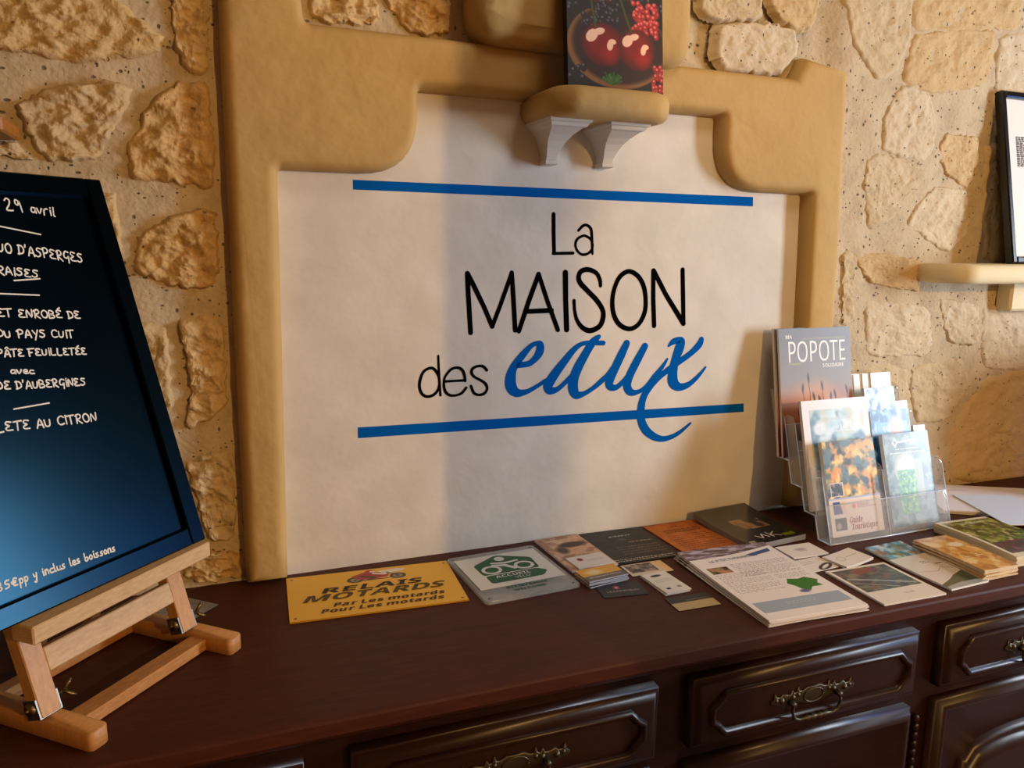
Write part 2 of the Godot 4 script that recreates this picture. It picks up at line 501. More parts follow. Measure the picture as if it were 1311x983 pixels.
# a sheet or booklet lying face up: x is its width, the print's top is at -z; bend lifts it
func booklet(w: float, h: float, t: float, face: Material, edge: Material, bend = null, nx := 10, nz := 10) -> ArrayMesh:
	var f := func(i: int, k: int, top: bool) -> Vector3:
		var u := float(i) / nx
		var v := float(k) / nz
		var y: float = bend.call(u, v) if bend != null else 0.0
		return Vector3((u - 0.5) * w, y + (t if top else 0.0), (v - 0.5) * h)
	var st := new_st()
	st.set_smooth_group(0)
	for i in nx:
		for k in nz:
			for o in [[0, 0], [1, 0], [1, 1], [0, 0], [1, 1], [0, 1]]:
				st.set_uv(Vector2(float(i + o[0]) / nx, float(k + o[1]) / nz))
				st.add_vertex(f.call(i + o[0], k + o[1], true))
	var mesh := done(st)
	mesh.surface_set_material(0, face)
	st = new_st()
	st.set_smooth_group(-1)
	for k in nz:
		quad(st, f.call(0, k, true), f.call(0, k + 1, true), f.call(0, k + 1, false), f.call(0, k, false), Vector3(-1, 0, 0))
		quad(st, f.call(nx, k, true), f.call(nx, k + 1, true), f.call(nx, k + 1, false), f.call(nx, k, false), Vector3(1, 0, 0))
	for i in nx:
		quad(st, f.call(i, 0, true), f.call(i + 1, 0, true), f.call(i + 1, 0, false), f.call(i, 0, false), Vector3(0, 0, -1))
		quad(st, f.call(i, nz, true), f.call(i + 1, nz, true), f.call(i + 1, nz, false), f.call(i, nz, false), Vector3(0, 0, 1))
		for k in nz:
			quad(st, f.call(i, k, false), f.call(i + 1, k, false), f.call(i + 1, k + 1, false), f.call(i, k + 1, false), Vector3(0, -1, 0))
	done(st, mesh)
	mesh.surface_set_material(1, edge)
	return mesh

func lay(called: String, label: String, category: String, mesh: Mesh, x: float, y: float, z: float, turn: float, group := "") -> MeshInstance3D:
	var o := MeshInstance3D.new()
	o.name = numbered(called)
	o.mesh = mesh
	add_child(o)
	o.position = Vector3(x, y, z)
	o.rotation.y = deg_to_rad(turn)
	tag(o, label, category, group)
	return o

# printed words lying on a face-up sheet; x, z in metres from the sheet's middle, height of a capital in metres
func words(parent: Node, s: String, x: float, y: float, z: float, cap: float, m: Material, face := "sans", squeeze := 1.0, slant := 0.0, turn := 0.0) -> MeshInstance3D:
	var o := MeshInstance3D.new()
	o.name = "lettering"
	o.mesh = text_mesh(s, cap, face)
	o.material_override = m
	var b := Basis(Vector3(squeeze, 0, 0), Vector3(slant, 0, -1), Vector3(0, 0.2, 0))
	o.transform = Transform3D(Basis(Vector3.UP, deg_to_rad(turn)) * b, Vector3(x, y, z))
	parent.add_child(o, true)
	return o

func text_mesh(s: String, cap: float, face: String) -> TextMesh:
	if not fonts.has(face):
		var f := SystemFont.new()
		f.font_names = PackedStringArray(["Droid Serif" if face.begins_with("serif") else "Droid Sans"])
		f.font_weight = 700 if face.ends_with("bold") else 400
		f.font_italic = false
		fonts[face] = f
	var t := TextMesh.new()
	t.text = s
	t.font = fonts[face]
	t.font_size = 32
	t.pixel_size = cap / 32.0 / 0.714
	t.depth = 0.0004
	t.curve_step = 1.5
	t.horizontal_alignment = HORIZONTAL_ALIGNMENT_CENTER
	t.vertical_alignment = VERTICAL_ALIGNMENT_CENTER
	return t

# ================================================================== the scene
func _ready() -> void:
	rng.seed = 7
	noise.seed = 11
	noise.frequency = 0.02
	noise.fractal_octaves = 4
	# ---- camera
	var cam := Camera3D.new()
	cam.name = "camera"
	cam.fov = 52.15
	cam.near = 0.02
	add_child(cam)
	cam.position = Vector3(0.0, 0.6265, 1.4508)
	cam.rotation_order = EULER_ORDER_YXZ
	cam.rotation_degrees = Vector3(-10.324, -21.774, 0.696)
	cam.current = true
	# ---- sky and exposure
	var env := Environment.new()
	env.background_mode = Environment.BG_SKY
	var sky := Sky.new()
	var sm := ProceduralSkyMaterial.new()
	sm.sky_top_color = Color(0.42, 0.58, 0.85)
	sm.sky_horizon_color = Color(0.78, 0.85, 0.95)
	sm.ground_bottom_color = Color(0.3, 0.3, 0.28)
	sm.ground_horizon_color = Color(0.6, 0.62, 0.62)
	sky.sky_material = sm
	env.sky = sky
	env.ambient_light_source = Environment.AMBIENT_SOURCE_DISABLED
	env.tonemap_mode = Environment.TONE_MAPPER_LINEAR
	env.tonemap_exposure = 0.86
	env.sdfgi_enabled = true
	env.ssao_enabled = true
	env.ssil_enabled = true
	var we := WorldEnvironment.new()
	we.name = "environment"
	we.environment = env
	add_child(we)
	# ---- daylight entering by the glazed door in the right-hand wall
	daylight("door_daylight", Vector3(3.2, 0.66, 1.40), Vector2(0.40, 1.15), 8.0, Color(0.89, 0.95, 1.0))
	# blue sky seen by the window beside it
	daylight("window_daylight", Vector3(3.2, 0.22, 0.775), Vector2(0.55, 1.0), 0.6, Color(0.24, 0.58, 1.0))
	build_room()
	build_wall()
	build_surround()
	build_sign()
	build_sideboard()
	build_shelves()
	build_chalkboard()
	build_easel()
	build_holder()
	build_papers()
	build_hamper()
	build_fill_lamp(Vector3(0.95, CEIL, 0.8), 0.55)
	build_lamp(Vector3(1.52, 1.25, 3.5), 4.9)

func daylight(called: String, at: Vector3, size: Vector2, energy: float, tint: Color) -> void:
	var l := AreaLight3D.new()
	l.name = called
	l.area_size = size
	l.area_normalize_energy = true
	l.light_energy = energy
	l.light_color = tint
	l.shadow_enabled = true
	l.area_range = 20.0
	add_child(l)
	l.position = at - Vector3(0.02, 0, 0)
	l.rotation_degrees = Vector3(0, 90, 0)

# ------------------------------------------------------------------ room shell
func build_room() -> void:
	var plaster := grainy("room_plaster", noise_tex(3, 0.01, 4, [[0.0, Color(0.60, 0.53, 0.43)], [1.0, Color(0.70, 0.63, 0.52)]], 256), null, 0.5, 0.9)
	var floor_m := grainy("floor_tile", noise_tex(5, 0.02, 4, [[0.0, Color(0.36, 0.24, 0.17)], [1.0, Color(0.46, 0.32, 0.23)]], 256), null, 0.8, 0.6)
	var x0 := -2.0
	var x1 := 3.2
	var z1 := 5.2
	structure("floor", box_mesh(Vector3(x1 - x0 + 0.4, 0.12, z1 + 0.6)), floor_m, Vector3((x0 + x1) / 2, FLOOR - 0.06, z1 / 2))
	structure("ceiling", box_mesh(Vector3(x1 - x0 + 0.4, 0.12, z1 + 0.6)), wood_mat("ceiling_boards", 29, Color(0.34, 0.24, 0.16), Color(0.42, 0.30, 0.20), Color(0.28, 0.19, 0.12), 0.7, 0.7), Vector3((x0 + x1) / 2, CEIL + 0.06, z1 / 2))
	structure("wall_left", box_mesh(Vector3(0.2, CEIL - FLOOR, z1)), plaster, Vector3(x0 - 0.1, (CEIL + FLOOR) / 2, z1 / 2))
	structure("wall_front", box_mesh(Vector3(x1 - x0 + 0.4, CEIL - FLOOR, 0.2)), plaster, Vector3((x0 + x1) / 2, (CEIL + FLOOR) / 2, z1 + 0.1))
	# right-hand wall with the openings of a glazed door and of a window
	var st := new_st()
	var ym := (CEIL + FLOOR) / 2
	var openings := [[0.45, 1.10, -0.33, 0.77], [1.15, 1.65, FLOOR, 1.27]]
	var z0 := 0.0
	for o in openings:
		bx(st, Vector3(x1 + 0.1, ym, (z0 + o[0]) / 2), Vector3(0.2, CEIL - FLOOR, o[0] - z0))
		bx(st, Vector3(x1 + 0.1, (CEIL + o[3]) / 2, (o[0] + o[1]) / 2), Vector3(0.2, CEIL - o[3], o[1] - o[0]))
		if o[2] > FLOOR:
			bx(st, Vector3(x1 + 0.1, (FLOOR + o[2]) / 2, (o[0] + o[1]) / 2), Vector3(0.2, o[2] - FLOOR, o[1] - o[0]))
		z0 = o[1]
	bx(st, Vector3(x1 + 0.1, ym, (z0 + z1) / 2), Vector3(0.2, CEIL - FLOOR, z1 - z0))
	structure("wall_right", done(st), plaster)
	var wood := mat("door_paint", Color(0.86, 0.84, 0.79), 0.5)
	for k in 2:
		var o: Array = openings[1 - k]
		var pane := mat(["lit_door_pane", "lit_window_pane"][k], Color(0.9, 0.95, 1.0), 0.2)
		pane.emission_enabled = true
		pane.emission = [Color(0.90, 0.95, 1.0), Color(0.26, 0.60, 1.0)][k]
		pane.emission_energy_multiplier = [1.6, 2.0][k]
		var d := Node3D.new()
		d.name = ["door_1", "window_1"][k]
		d.set_meta("kind", "structure")
		add_child(d)
		d.position = Vector3(x1 + 0.04, o[2], (o[0] + o[1]) / 2)
		var w: float = o[1] - o[0]
		var h: float = o[3] - o[2]
		for s in [-1.0, 1.0]:
			part(d, "stile", box_mesh(Vector3(0.05, h, 0.05), 0.004), wood, Vector3(0, h / 2, s * (w / 2 - 0.025)))
		part(d, "top_rail", box_mesh(Vector3(0.05, 0.05, w - 0.1), 0.004), wood, Vector3(0, h - 0.025, 0))
		part(d, "bottom_rail", box_mesh(Vector3(0.05, 0.05, w - 0.1), 0.004), wood, Vector3(0, 0.025, 0))
		part(d, "window_pane", box_mesh(Vector3(0.006, h - 0.1, w - 0.1)), pane, Vector3(0.01, h / 2, 0))
	# two unseen timber posts, shaped to cast the soft-edged shade strip on the niche
	var oak := wood_mat("post_oak", 21, Color(0.30, 0.18, 0.10), Color(0.42, 0.27, 0.15), Color(0.22, 0.13, 0.07), 1.0, 0.6, true)
	structure("shade_post_2", box_mesh(Vector3(0.066, CEIL - FLOOR, 0.066), 0.004), oak, Vector3(1.036, (CEIL + FLOOR) / 2, 1.8))
	structure("shade_post_3", box_mesh(Vector3(0.046, CEIL - FLOOR, 0.046), 0.004), oak, Vector3(1.322, (CEIL + FLOOR) / 2, 2.75))

func wood_mat(key: String, seed_: int, a: Color, b: Color, c: Color, scale_: float, rough: float, upright := false) -> StandardMaterial3D:
	if mats.has(key):
		return mats[key]
	var m := mat(key, Color.WHITE, rough)
	m.albedo_texture = streaks(512, 256, seed_, a, b, c, 8.0, 60.0, upright)
	m.uv1_triplanar = true
	m.uv1_scale = Vector3.ONE * scale_
	return m

func build_fill_lamp(at: Vector3, energy: float) -> void:  # added overhead fill, brightens the papers lying on the sideboard
	var t := thing("fill_lamp", "round opal fill lamp added above the sideboard, unseen overhead", "lamp", at)
	var st := new_st()
	lathe(st, Vector3.ZERO, [[0.0, 0.0], [0.24, 0.0], [0.24, -0.025], [0.235, -0.03]], 32)
	part(t, "rim", done(st), mat("lamp_metal", Color(0.1, 0.09, 0.08), 0.4, 0.6))
	var glow := mat("fill_glow", Color(0.9, 0.88, 0.84), 0.4)
	glow.emission_enabled = true
	glow.emission = Color(1.0, 0.90, 0.76)
	glow.emission_energy_multiplier = 0.6
	st = new_st()
	lathe(st, Vector3.ZERO, [[0.235, -0.03], [0.15, -0.036], [0.0, -0.038]], 32)
	part(t, "diffuser", done(st), glow)
	var l := AreaLight3D.new()
	l.name = "fill_light"
	l.area_size = Vector2(0.42, 0.42)
	l.area_normalize_energy = true
	l.light_energy = energy
	l.light_color = Color(1.0, 0.92, 0.80)
	l.area_range = 12.0
	l.shadow_enabled = true
	t.add_child(l)
	l.position = Vector3(0, -0.045, 0)
	l.rotation_degrees = Vector3(-90, 0, 0)

func build_lamp(at: Vector3, energy: float) -> void:
	var t := thing("pendant_lamp", "warm glowing bulb pendant hanging from the ceiling behind the viewer", "lamp", Vector3(at.x, CEIL, at.z))
	var d := CEIL - at.y
	var dark := mat("lamp_metal", Color(0.1, 0.09, 0.08), 0.4, 0.6)
	var st := new_st()
	lathe(st, Vector3.ZERO, [[0.0, 0.0], [0.045, 0.0], [0.045, -0.012], [0.012, -0.03], [0.0, -0.03]])
	part(t, "canopy", done(st), dark)
	st = new_st()
	tube(st, [Vector3(0, -0.02, 0), Vector3(0, -d + 0.09, 0)], 0.004, 8)
	part(t, "cord", done(st), dark)
	st = new_st()
	lathe(st, Vector3(0, -d, 0), [[0.0, 0.10], [0.016, 0.10], [0.018, 0.045], [0.0, 0.045]])
	part(t, "socket", done(st), dark)
	var glow := mat("bulb_glow", Color(1.0, 0.75, 0.4), 0.3)
	glow.emission_enabled = true
	glow.emission = Color(1.0, 0.62, 0.25)
	glow.emission_energy_multiplier = 1.5
	st = new_st()
	lathe(st, Vector3(0, -d, 0), [[0.0, -0.035], [0.016, -0.031], [0.028, -0.018], [0.033, 0.0], [0.03, 0.015], [0.02, 0.032], [0.014, 0.046], [0.0, 0.046]])
	part(t, "bulb", done(st), glow)
	var l := OmniLight3D.new()
	l.name = "bulb_light"
	l.light_color = Color(1.0, 0.78, 0.46)
	l.light_energy = energy
	l.light_size = 0.014
	l.omni_range = 14.0
	l.omni_attenuation = 2.0
	l.shadow_enabled = true
	t.add_child(l)
	l.position = Vector3(0, -d, 0)

# ------------------------------------------------------------------ the stone wall
func build_wall() -> void:
	var wall := Node3D.new()
	wall.name = "wall_back"
	wall.set_meta("kind", "structure")
	add_child(wall)
	var pm := pitted(31, [Color(0.67, 0.60, 0.49), Color(0.755, 0.685, 0.57), Color(0.775, 0.70, 0.565)], 520, 3.0)
	var mortar := grainy("mortar", pm[0], pm[1], 2.2, 0.92, 0.35)
	var st := new_st()
	st.set_smooth_group(0)
	var nz := FastNoiseLite.new()
	nz.seed = 5
	nz.frequency = 9.0
	nz.fractal_octaves = 4
	var f := func(x: float, y: float) -> Vector3:
		var z := -0.004 + nz.get_noise_2d(x, y) * 0.006 + (smoothstep(1.28, 1.36, x)) * 0.022
		if x > 0.08 and x < 1.3 and y < 0.95:
			z = -0.02
		return Vector3(x, y, z)
	var cell := 0.015
	var gx := int(4.7 / cell)
	var gy := int(2.4 / cell)
	for i in gx:
		for k in gy:
			var x := -1.4 + i * cell
			var y := -0.62 + k * cell
			quad(st, f.call(x, y), f.call(x + cell, y), f.call(x + cell, y + cell), f.call(x, y + cell), Vector3(0, 0, 1))
	part(wall, "mortar", done(st), mortar)
	part(wall, "masonry_core", box_mesh(Vector3(7.4, CEIL - FLOOR, 0.25)), mortar, Vector3(1.5, (CEIL + FLOOR) / 2, -0.155))
	var stone_l := []
	var stone_r := []
	for k in 3:
		var tint: Color = [Color(0.79, 0.67, 0.47), Color(0.77, 0.67, 0.50), Color(0.77, 0.63, 0.41)][k]
		var p := pitted(40 + k, [tint.darkened(0.14), tint, tint.lightened(0.08)], 60, 3.0)
		stone_l.append(grainy("stone_%d" % k, p[0], p[1], 2.4, 0.9, 0.7))
		tint = [Color(0.77, 0.69, 0.55), Color(0.77, 0.66, 0.48), Color(0.79, 0.72, 0.60)][k]
		p = pitted(60 + k, [tint.darkened(0.10), tint, tint.lightened(0.10)], 260, 2.6)
		stone_r.append(grainy("pale_stone_%d" % k, p[0], p[1], 2.4, 0.9, 0.35))
	var n := 0
	for s in STONES:
		var pts := PackedVector2Array()
		for i in range(1, s.size(), 2):
			pts.append(Vector2(s[i], s[i + 1]) * 0.001)
		var right: bool = s[0] == 1
		if right:
			var mid := Vector2.ZERO
			for p in pts:
				mid += p / pts.size()
			for i in pts.size():
				pts[i] = mid + (pts[i] - mid) * 1.14
		part(wall, "stone", stone_mesh(pts, 0.016 if right else -0.004, 0.0065 if right else 0.011, n, 0.0035 if right else 0.008), stone_r[n % 3] if right else stone_l[n % 3])
		n += 1
	# the smooth white back of the niche
	var niche := mat("niche_plaster", Color(0.86, 0.84, 0.81), 0.75)
	niche.albedo_texture = noise_tex(81, 0.008, 4, [[0.0, Color(0.93, 0.93, 0.92)], [1.0, Color(1, 1, 1)]], 512)
	niche.uv1_triplanar = true
	niche.uv1_scale = Vector3.ONE * 1.5
	niche.heightmap_enabled = true
	niche.heightmap_texture = noise_tex(82, 0.012, 4, [], 512)
	niche.heightmap_scale = 0.12
	part(wall, "niche_back", box_mesh(Vector3(1.26, 1.6, 0.02)), niche, Vector3(0.70, 0.14, -0.01))

# colour and relief of weathered limestone: broad patches, fine grain and small brown pits
func pitted(seed_: int, cols: Array, dots: int, size: float) -> Array:
	var S := 512
	var n1 := FastNoiseLite.new()
	n1.seed = seed_
	n1.frequency = 0.012
	n1.fractal_octaves = 5
	var a := n1.get_seamless_image(S, S)
	n1.seed = seed_ + 7
	n1.frequency = 0.06
	var b := n1.get_seamless_image(S, S)
	var im := Image.create(S, S, false, Image.FORMAT_RGB8)
	var hm := Image.create(S, S, false, Image.FORMAT_RGB8)
	for y in S:
		for x in S:
			var g := clampf(a.get_pixel(x, y).r * 0.75 + b.get_pixel(x, y).r * 0.25, 0, 1)
			var c: Color = cols[0].lerp(cols[1], g * 2.0) if g < 0.5 else cols[1].lerp(cols[2], g * 2.0 - 1.0)
			im.set_pixel(x, y, c)
			var h := 0.35 + 0.4 * b.get_pixel(x, y).r + 0.25 * a.get_pixel(x, y).r
			hm.set_pixel(x, y, Color(h, h, h))
	var r := RandomNumberGenerator.new()
	r.seed = seed_
	for k in dots:
		var cx := r.randf() * S
		var cy := r.randf() * S
		var rad := pow(r.randf(), 2.5) * size + 0.7
		var sx := r.randf_range(0.7, 1.6)
		var dark: Color = cols[0].darkened(r.randf_range(0.3, 0.6))
		for y in range(int(cy - rad * 2), int(cy + rad * 2) + 1):
			for x in range(int(cx - rad * 2), int(cx + rad * 2) + 1):
				var d := Vector2((x - cx) / sx, (y - cy) * sx).length() / rad
				if d < 1.2:
					var q := clampf((1.2 - d) * 2.0, 0, 1)
					var px_ := posmod(x, S)
					var py_ := posmod(y, S)
					im.set_pixel(px_, py_, im.get_pixel(px_, py_).lerp(dark, q))
					hm.set_pixel(px_, py_, hm.get_pixel(px_, py_).lerp(Color(0.1, 0.1, 0.1), q))
	im.generate_mipmaps()
	hm.generate_mipmaps()
	return [ImageTexture.create_from_image(im), ImageTexture.create_from_image(hm)]

func stone_mesh(corners: PackedVector2Array, z0: float, height: float, seed_: int, rough: float) -> ArrayMesh:
	var nz := FastNoiseLite.new()
	nz.seed = 100 + seed_
	nz.frequency = 1.0
	nz.fractal_octaves = 3
	nz.fractal_gain = 0.5
	# rounded, slightly ragged outline
	var n := corners.size()
	var seg := 84
	var ring := PackedVector2Array()
	var curve := []
	for i in n:
		var a := corners[i]
		var b := corners[(i + 1) % n]
		for k in 6:
			curve.append(a.cubic_interpolate(b, corners[(i + n - 1) % n], corners[(i + 2) % n], k / 6.0).lerp(a.lerp(b, k / 6.0), 0.6))
	var total := 0.0
	var acc := [0.0]
	for i in curve.size():
		total += curve[i].distance_to(curve[(i + 1) % curve.size()])
		acc.append(total)
	var j := 0
	for k in seg:
		var d := total * k / seg
		while acc[j + 1] < d:
			j += 1
		var a: Vector2 = curve[j]
		var b: Vector2 = curve[(j + 1) % curve.size()]
		var p := a.lerp(b, (d - acc[j]) / maxf(1e-6, acc[j + 1] - acc[j]))
		p += Vector2(nz.get_noise_2d(p.x * 40.0, p.y * 40.0), nz.get_noise_2d(p.x * 40.0 + 90.0, p.y * 40.0)) * 0.007
		ring.append(p)
	var mid := Vector2.ZERO
	for p in ring:
		mid += p / seg
	var rings := 30
	var pos := func(r: int, k: int) -> Vector3:
		var t := pow(float(r) / rings, 0.9)
		var p: Vector2 = ring[k % seg].lerp(mid, t)
		var edge := smoothstep(0.0, 0.16, t)
		var z := z0 - 0.01 + (height + 0.01) * edge
		# split face: long oblique chips
		z += (nz.get_noise_2d(p.x * 17.0 + p.y * 9.0, p.y * 25.0 - p.x * 8.0)) * rough * edge * 1.5
		z += nz.get_noise_2d(p.x * 60.0 + p.y * 30.0, p.y * 75.0) * rough * edge * 0.35 * smoothstep(1.0, 0.8, t)
		return Vector3(p.x, p.y, z)
	var st := new_st()
	st.set_smooth_group(0)
	for r in rings:
		for k in seg:
			if r == rings - 1:
				tri(st, pos.call(r, k), pos.call(r, k + 1), pos.call(rings, 0), Vector3(0, 0, 1))
			else:
				quad(st, pos.call(r, k), pos.call(r, k + 1), pos.call(r + 1, k + 1), pos.call(r + 1, k), Vector3(0, 0, 1))
	return done(st)

# ------------------------------------------------------------------ painted surround of the niche
func curve_pts(list: Array, n := 5) -> PackedVector2Array:
	var out := PackedVector2Array()
	for i in list.size() - 1:
		var a := Vector2(list[i][0], list[i][1])
		var b := Vector2(list[i + 1][0], list[i + 1][1])
		for k in n:
			out.append(a.lerp(b, float(k) / n))
	out.append(Vector2(list[-1][0], list[-1][1]))
	return out

func rounded(list: Array) -> PackedVector2Array:
	# corners [x, y, radius]
	var out := PackedVector2Array()
	var n := list.size()
	for i in n:
		var p := Vector2(list[i][0], list[i][1])
		var r: float = list[i][2]
		var a := Vector2(list[(i + n - 1) % n][0], list[(i + n - 1) % n][1])
		var b := Vector2(list[(i + 1) % n][0], list[(i + 1) % n][1])
		if r <= 0.0:
			out.append(p)
		else:
			var p0 := p + (a - p).normalized() * r
			var p1 := p + (b - p).normalized() * r
			for k in 9:
				var t := k / 8.0
				out.append(p0.lerp(p, t).lerp(p.lerp(p1, t), t))
		# points along straight runs, so that the plate can be uneven
		var q := out[-1]
		var rb: float = list[(i + 1) % n][2]
		var e := b - (b - p).normalized() * rb
		var m := int(q.distance_to(e) / 0.05)
		for k in range(1, m):
			out.append(q.lerp(e, float(k) / m))
	return out

func build_surround() -> void:
	var trim := Node3D.new()
	trim.name = "trim_1"
	trim.set_meta("kind", "structure")
	add_child(trim)
	var paint := mat("ochre_paint", Color(0.755, 0.62, 0.38), 0.8)
	paint.albedo_texture = noise_tex(91, 0.006, 4, [[0.0, Color(0.94, 0.93, 0.90)], [1.0, Color(1, 1, 1)]], 512)
	paint.uv1_triplanar = true
	paint.uv1_scale = Vector3.ONE * 1.2
	paint.heightmap_enabled = true
	paint.heightmap_texture = noise_tex(92, 0.02, 4, [], 512)
	paint.heightmap_scale = 0.25
	var o := rounded([[0.053, 0.004, 0.0], [0.126, 0.004, 0.0], [0.133, 0.45, 0.0], [0.137, 0.742, 0.008],
		[0.382, 0.742, 0.105], [0.384, 0.889, 0.008], [1.031, 0.887, 0.008], [1.031, 0.738, 0.11], [1.274, 0.737, 0.008],
		[1.284, 0.45, 0.0], [1.288, 0.004, 0.0], [1.385, 0.004, 0.0], [1.372, 0.6, 0.0], [1.352, 1.004, 0.0], [1.236, 1.022, 0.0],
		[1.212, 0.978, 0.0], [0.6, 0.98, 0.0], [0.19, 0.982, 0.01], [0.176, 1.12, 0.0], [0.055, 1.12, 0.0]])
	var st := new_st()
	plate(st, o, [[0.0, -0.012], [0.0, 0.010], [-0.002, 0.022], [-0.005, 0.030], [-0.009, 0.036], [-0.015, 0.0393], [-0.022, 0.040]], true, 0.0015)
	part(trim, "surround", done(st), paint)
	# the hood rising above the lintel
	var h := rounded([[0.474, 0.974, 0.06], [0.925, 0.962, 0.05], [0.922, 1.45, 0.0], [0.47, 1.45, 0.0]])
	st = new_st()
	plate(st, h, [[0.0, 0.0], [0.0, 0.048], [-0.004, 0.058], [-0.010, 0.066], [-0.020, 0.072], [-0.035, 0.075]], true, 0.002)
	part(trim, "hood", done(st), paint)

# ------------------------------------------------------------------ lettering painted on the niche
func build_sign() -> void:
	var t := thing("painted_sign", "black and blue hand-painted lettering between two blue bars on the white niche", "sign", Vector3(0.66, 0.25, 0.0))
	var black := mat("sign_black", Color(0.02, 0.02, 0.024), 0.9)
	black.metallic_specular = 0.1
	var blue := mat("sign_blue", Color(0.015, 0.35, 0.68), 0.9)
	blue.metallic_specular = 0.1
	for b in BARS:
		var st := new_st()
		st.set_smooth_group(-1)
		var q := []
		for i in 4:
			q.append(Vector3(b[i * 2] * 0.001 - 0.66, b[i * 2 + 1] * 0.001 - 0.25, 0.0003))
		quad(st, q[0], q[1], q[2], q[3], Vector3(0, 0, 1))
		part(t, "bar", done(st), blue).set_meta("label", "straight blue painted bar")
	var n := 0
	for l in LETTERS:
		var st := new_st()
		for s in l[2]:
			var pts := []
			for i in range(1, s.size(), 3):
				pts.append(Vector3(s[i] * 0.001 - 0.66, s[i + 1] * 0.001 - 0.25, s[i + 2] * 0.001))
			stroke(st, smooth_pts(pts, 5) if s[0] == 1 else pts, 0.0004 + n * 0.000008)
			n += 1
		part(t, "letter", done(st), blue if l[1] == 1 else black)

# ------------------------------------------------------------------ the sideboard
func build_sideboard() -> void:
	var t := thing("sideboard", "dark stained wooden sideboard with moulded drawers and cupboard doors under the niche", "sideboard", Vector3(0.7, FLOOR, 0.25), -1.1)
	var top_m := mat("worktop_wood", Color.WHITE, 0.55)
	top_m.albedo_texture = streaks(1024, 512, 4, Color(0.245, 0.112, 0.066), Color(0.285, 0.135, 0.078), Color(0.34, 0.17, 0.095), 5.0, 46.0)
	top_m.uv1_triplanar = true
	top_m.uv1_scale = Vector3.ONE * 0.9
	top_m.metallic_specular = 0.32
	var wood := mat("cabinet_wood", Color.WHITE, 0.33)
	wood.albedo_texture = streaks(512, 256, 9, Color(0.125, 0.056, 0.034), Color(0.165, 0.078, 0.044), Color(0.20, 0.10, 0.056))
	wood.uv1_triplanar = true
	wood.uv1_scale = Vector3.ONE * 1.4
	wood.metallic_specular = 0.4
	var y0 := -FLOOR    # height of the top above the floor
	var L := -1.45
	var R := 1.75
	# worktop with a moulded front edge, swept along x
	var prof := [[-0.25, 0.0], [0.243, 0.0], [0.2485, -0.002], [0.25, -0.006], [0.25, -0.024], [0.246, -0.029], [0.238, -0.031], [0.236, -0.036], [0.228, -0.044], [0.222, -0.046], [-0.25, -0.046]]
	part(t, "worktop", sweep_x(prof, L, R, y0), top_m)
	var st := new_st()
	bx(st, Vector3((L + R) / 2, 0.5 * (y0 - 0.046) + 0.03, -0.02), Vector3(R - L - 0.06, y0 - 0.046 - 0.06, 0.44))
	part(t, "carcass", done(st), wood)
	part(t, "plinth", sweep_x([[-0.24, 0.07], [0.235, 0.07], [0.24, 0.06], [0.24, 0.0], [-0.24, 0.0]], L + 0.02, R - 0.02, 0.0), wood)
	# frieze moulding below the top
	part(t, "frieze_moulding", sweep_x([[0.19, -0.046], [0.214, -0.046], [0.212, -0.054], [0.206, -0.06], [0.19, -0.064]], L + 0.02, R - 0.02, y0), wood)
	var brass := mat("aged_brass", Color(0.30, 0.27, 0.21), 0.42, 0.85)
	for k in range(-2, 3):
		var cx := 0.968 - 0.7 + (k - 1) * 0.556 + 0.556
		if cx - 0.25 < L or cx + 0.25 > R:
			continue
		drawer(t, Vector3(cx, y0 - 0.140, 0.196), wood, brass)
		cupboard_door(t, Vector3(cx, y0 - 0.232, 0.196), y0 - 0.232 - 0.09, wood, brass)
		# carved stile beside each door
		st = new_st()
		for i in 16:
			var yy := y0 - 0.27 - i * 0.018
			lathe(st, Vector3(cx + 0.278, yy, 0.203), [[0.0, 0.009], [0.006, 0.006], [0.008, 0.0], [0.006, -0.006], [0.0, -0.009]], 10)
		part(t, "carved_beading", done(st), wood)

func sweep_x(prof: Array, x0: float, x1: float, y: float) -> ArrayMesh:
	# profile points [z, y], closed, swept along x with end caps
	var st := new_st()
	st.set_smooth_group(-1)
	var n := prof.size()
	var flat := PackedVector2Array()
	var mid := Vector2.ZERO
	for p in prof:
		flat.append(Vector2(p[0], p[1]))
		mid += Vector2(p[0], p[1]) / n
	var sgn := -1.0 if Geometry2D.is_polygon_clockwise(flat) else 1.0
	for i in n:
		var a := flat[i]
		var b := flat[(i + 1) % n]
		var e := b - a
		quad(st, Vector3(x0, y + a.y, a.x), Vector3(x1, y + a.y, a.x), Vector3(x1, y + b.y, b.x), Vector3(x0, y + b.y, b.x), Vector3(0, -e.x, e.y) * sgn)
	var idx := Geometry2D.triangulate_polygon(flat)
	for i in range(0, idx.size(), 3):
		for s in [[x0, -1.0], [x1, 1.0]]:
			tri(st, Vector3(s[0], y + flat[idx[i]].y, flat[idx[i]].x), Vector3(s[0], y + flat[idx[i + 1]].y, flat[idx[i + 1]].x), Vector3(s[0], y + flat[idx[i + 2]].y, flat[idx[i + 2]].x), Vector3(s[1], 0, 0))
	return done(st)

func drawer(t: Node3D, c: Vector3, wood: Material, brass: Material) -> void:
	var w := 0.492
	var h := 0.128
	var st := new_st()
	plate(st, PackedVector2Array([Vector2(-w / 2, -h / 2), Vector2(w / 2, -h / 2), Vector2(w / 2, h / 2), Vector2(-w / 2, h / 2)]), [[0.0, -0.004], [0.0, 0.022], [-0.003, 0.024], [-0.006, 0.024], [-0.009, 0.028], [-0.014, 0.033], [-0.017, 0.034]])
	var d := part(t, "drawer", done(st), wood, c)
	part(d, "panel_moulding", bead_frame(0.426, 0.072, 0.026, 0.034), wood)
	pull(d, Vector3(-0.006, -0.004, 0.034), brass)

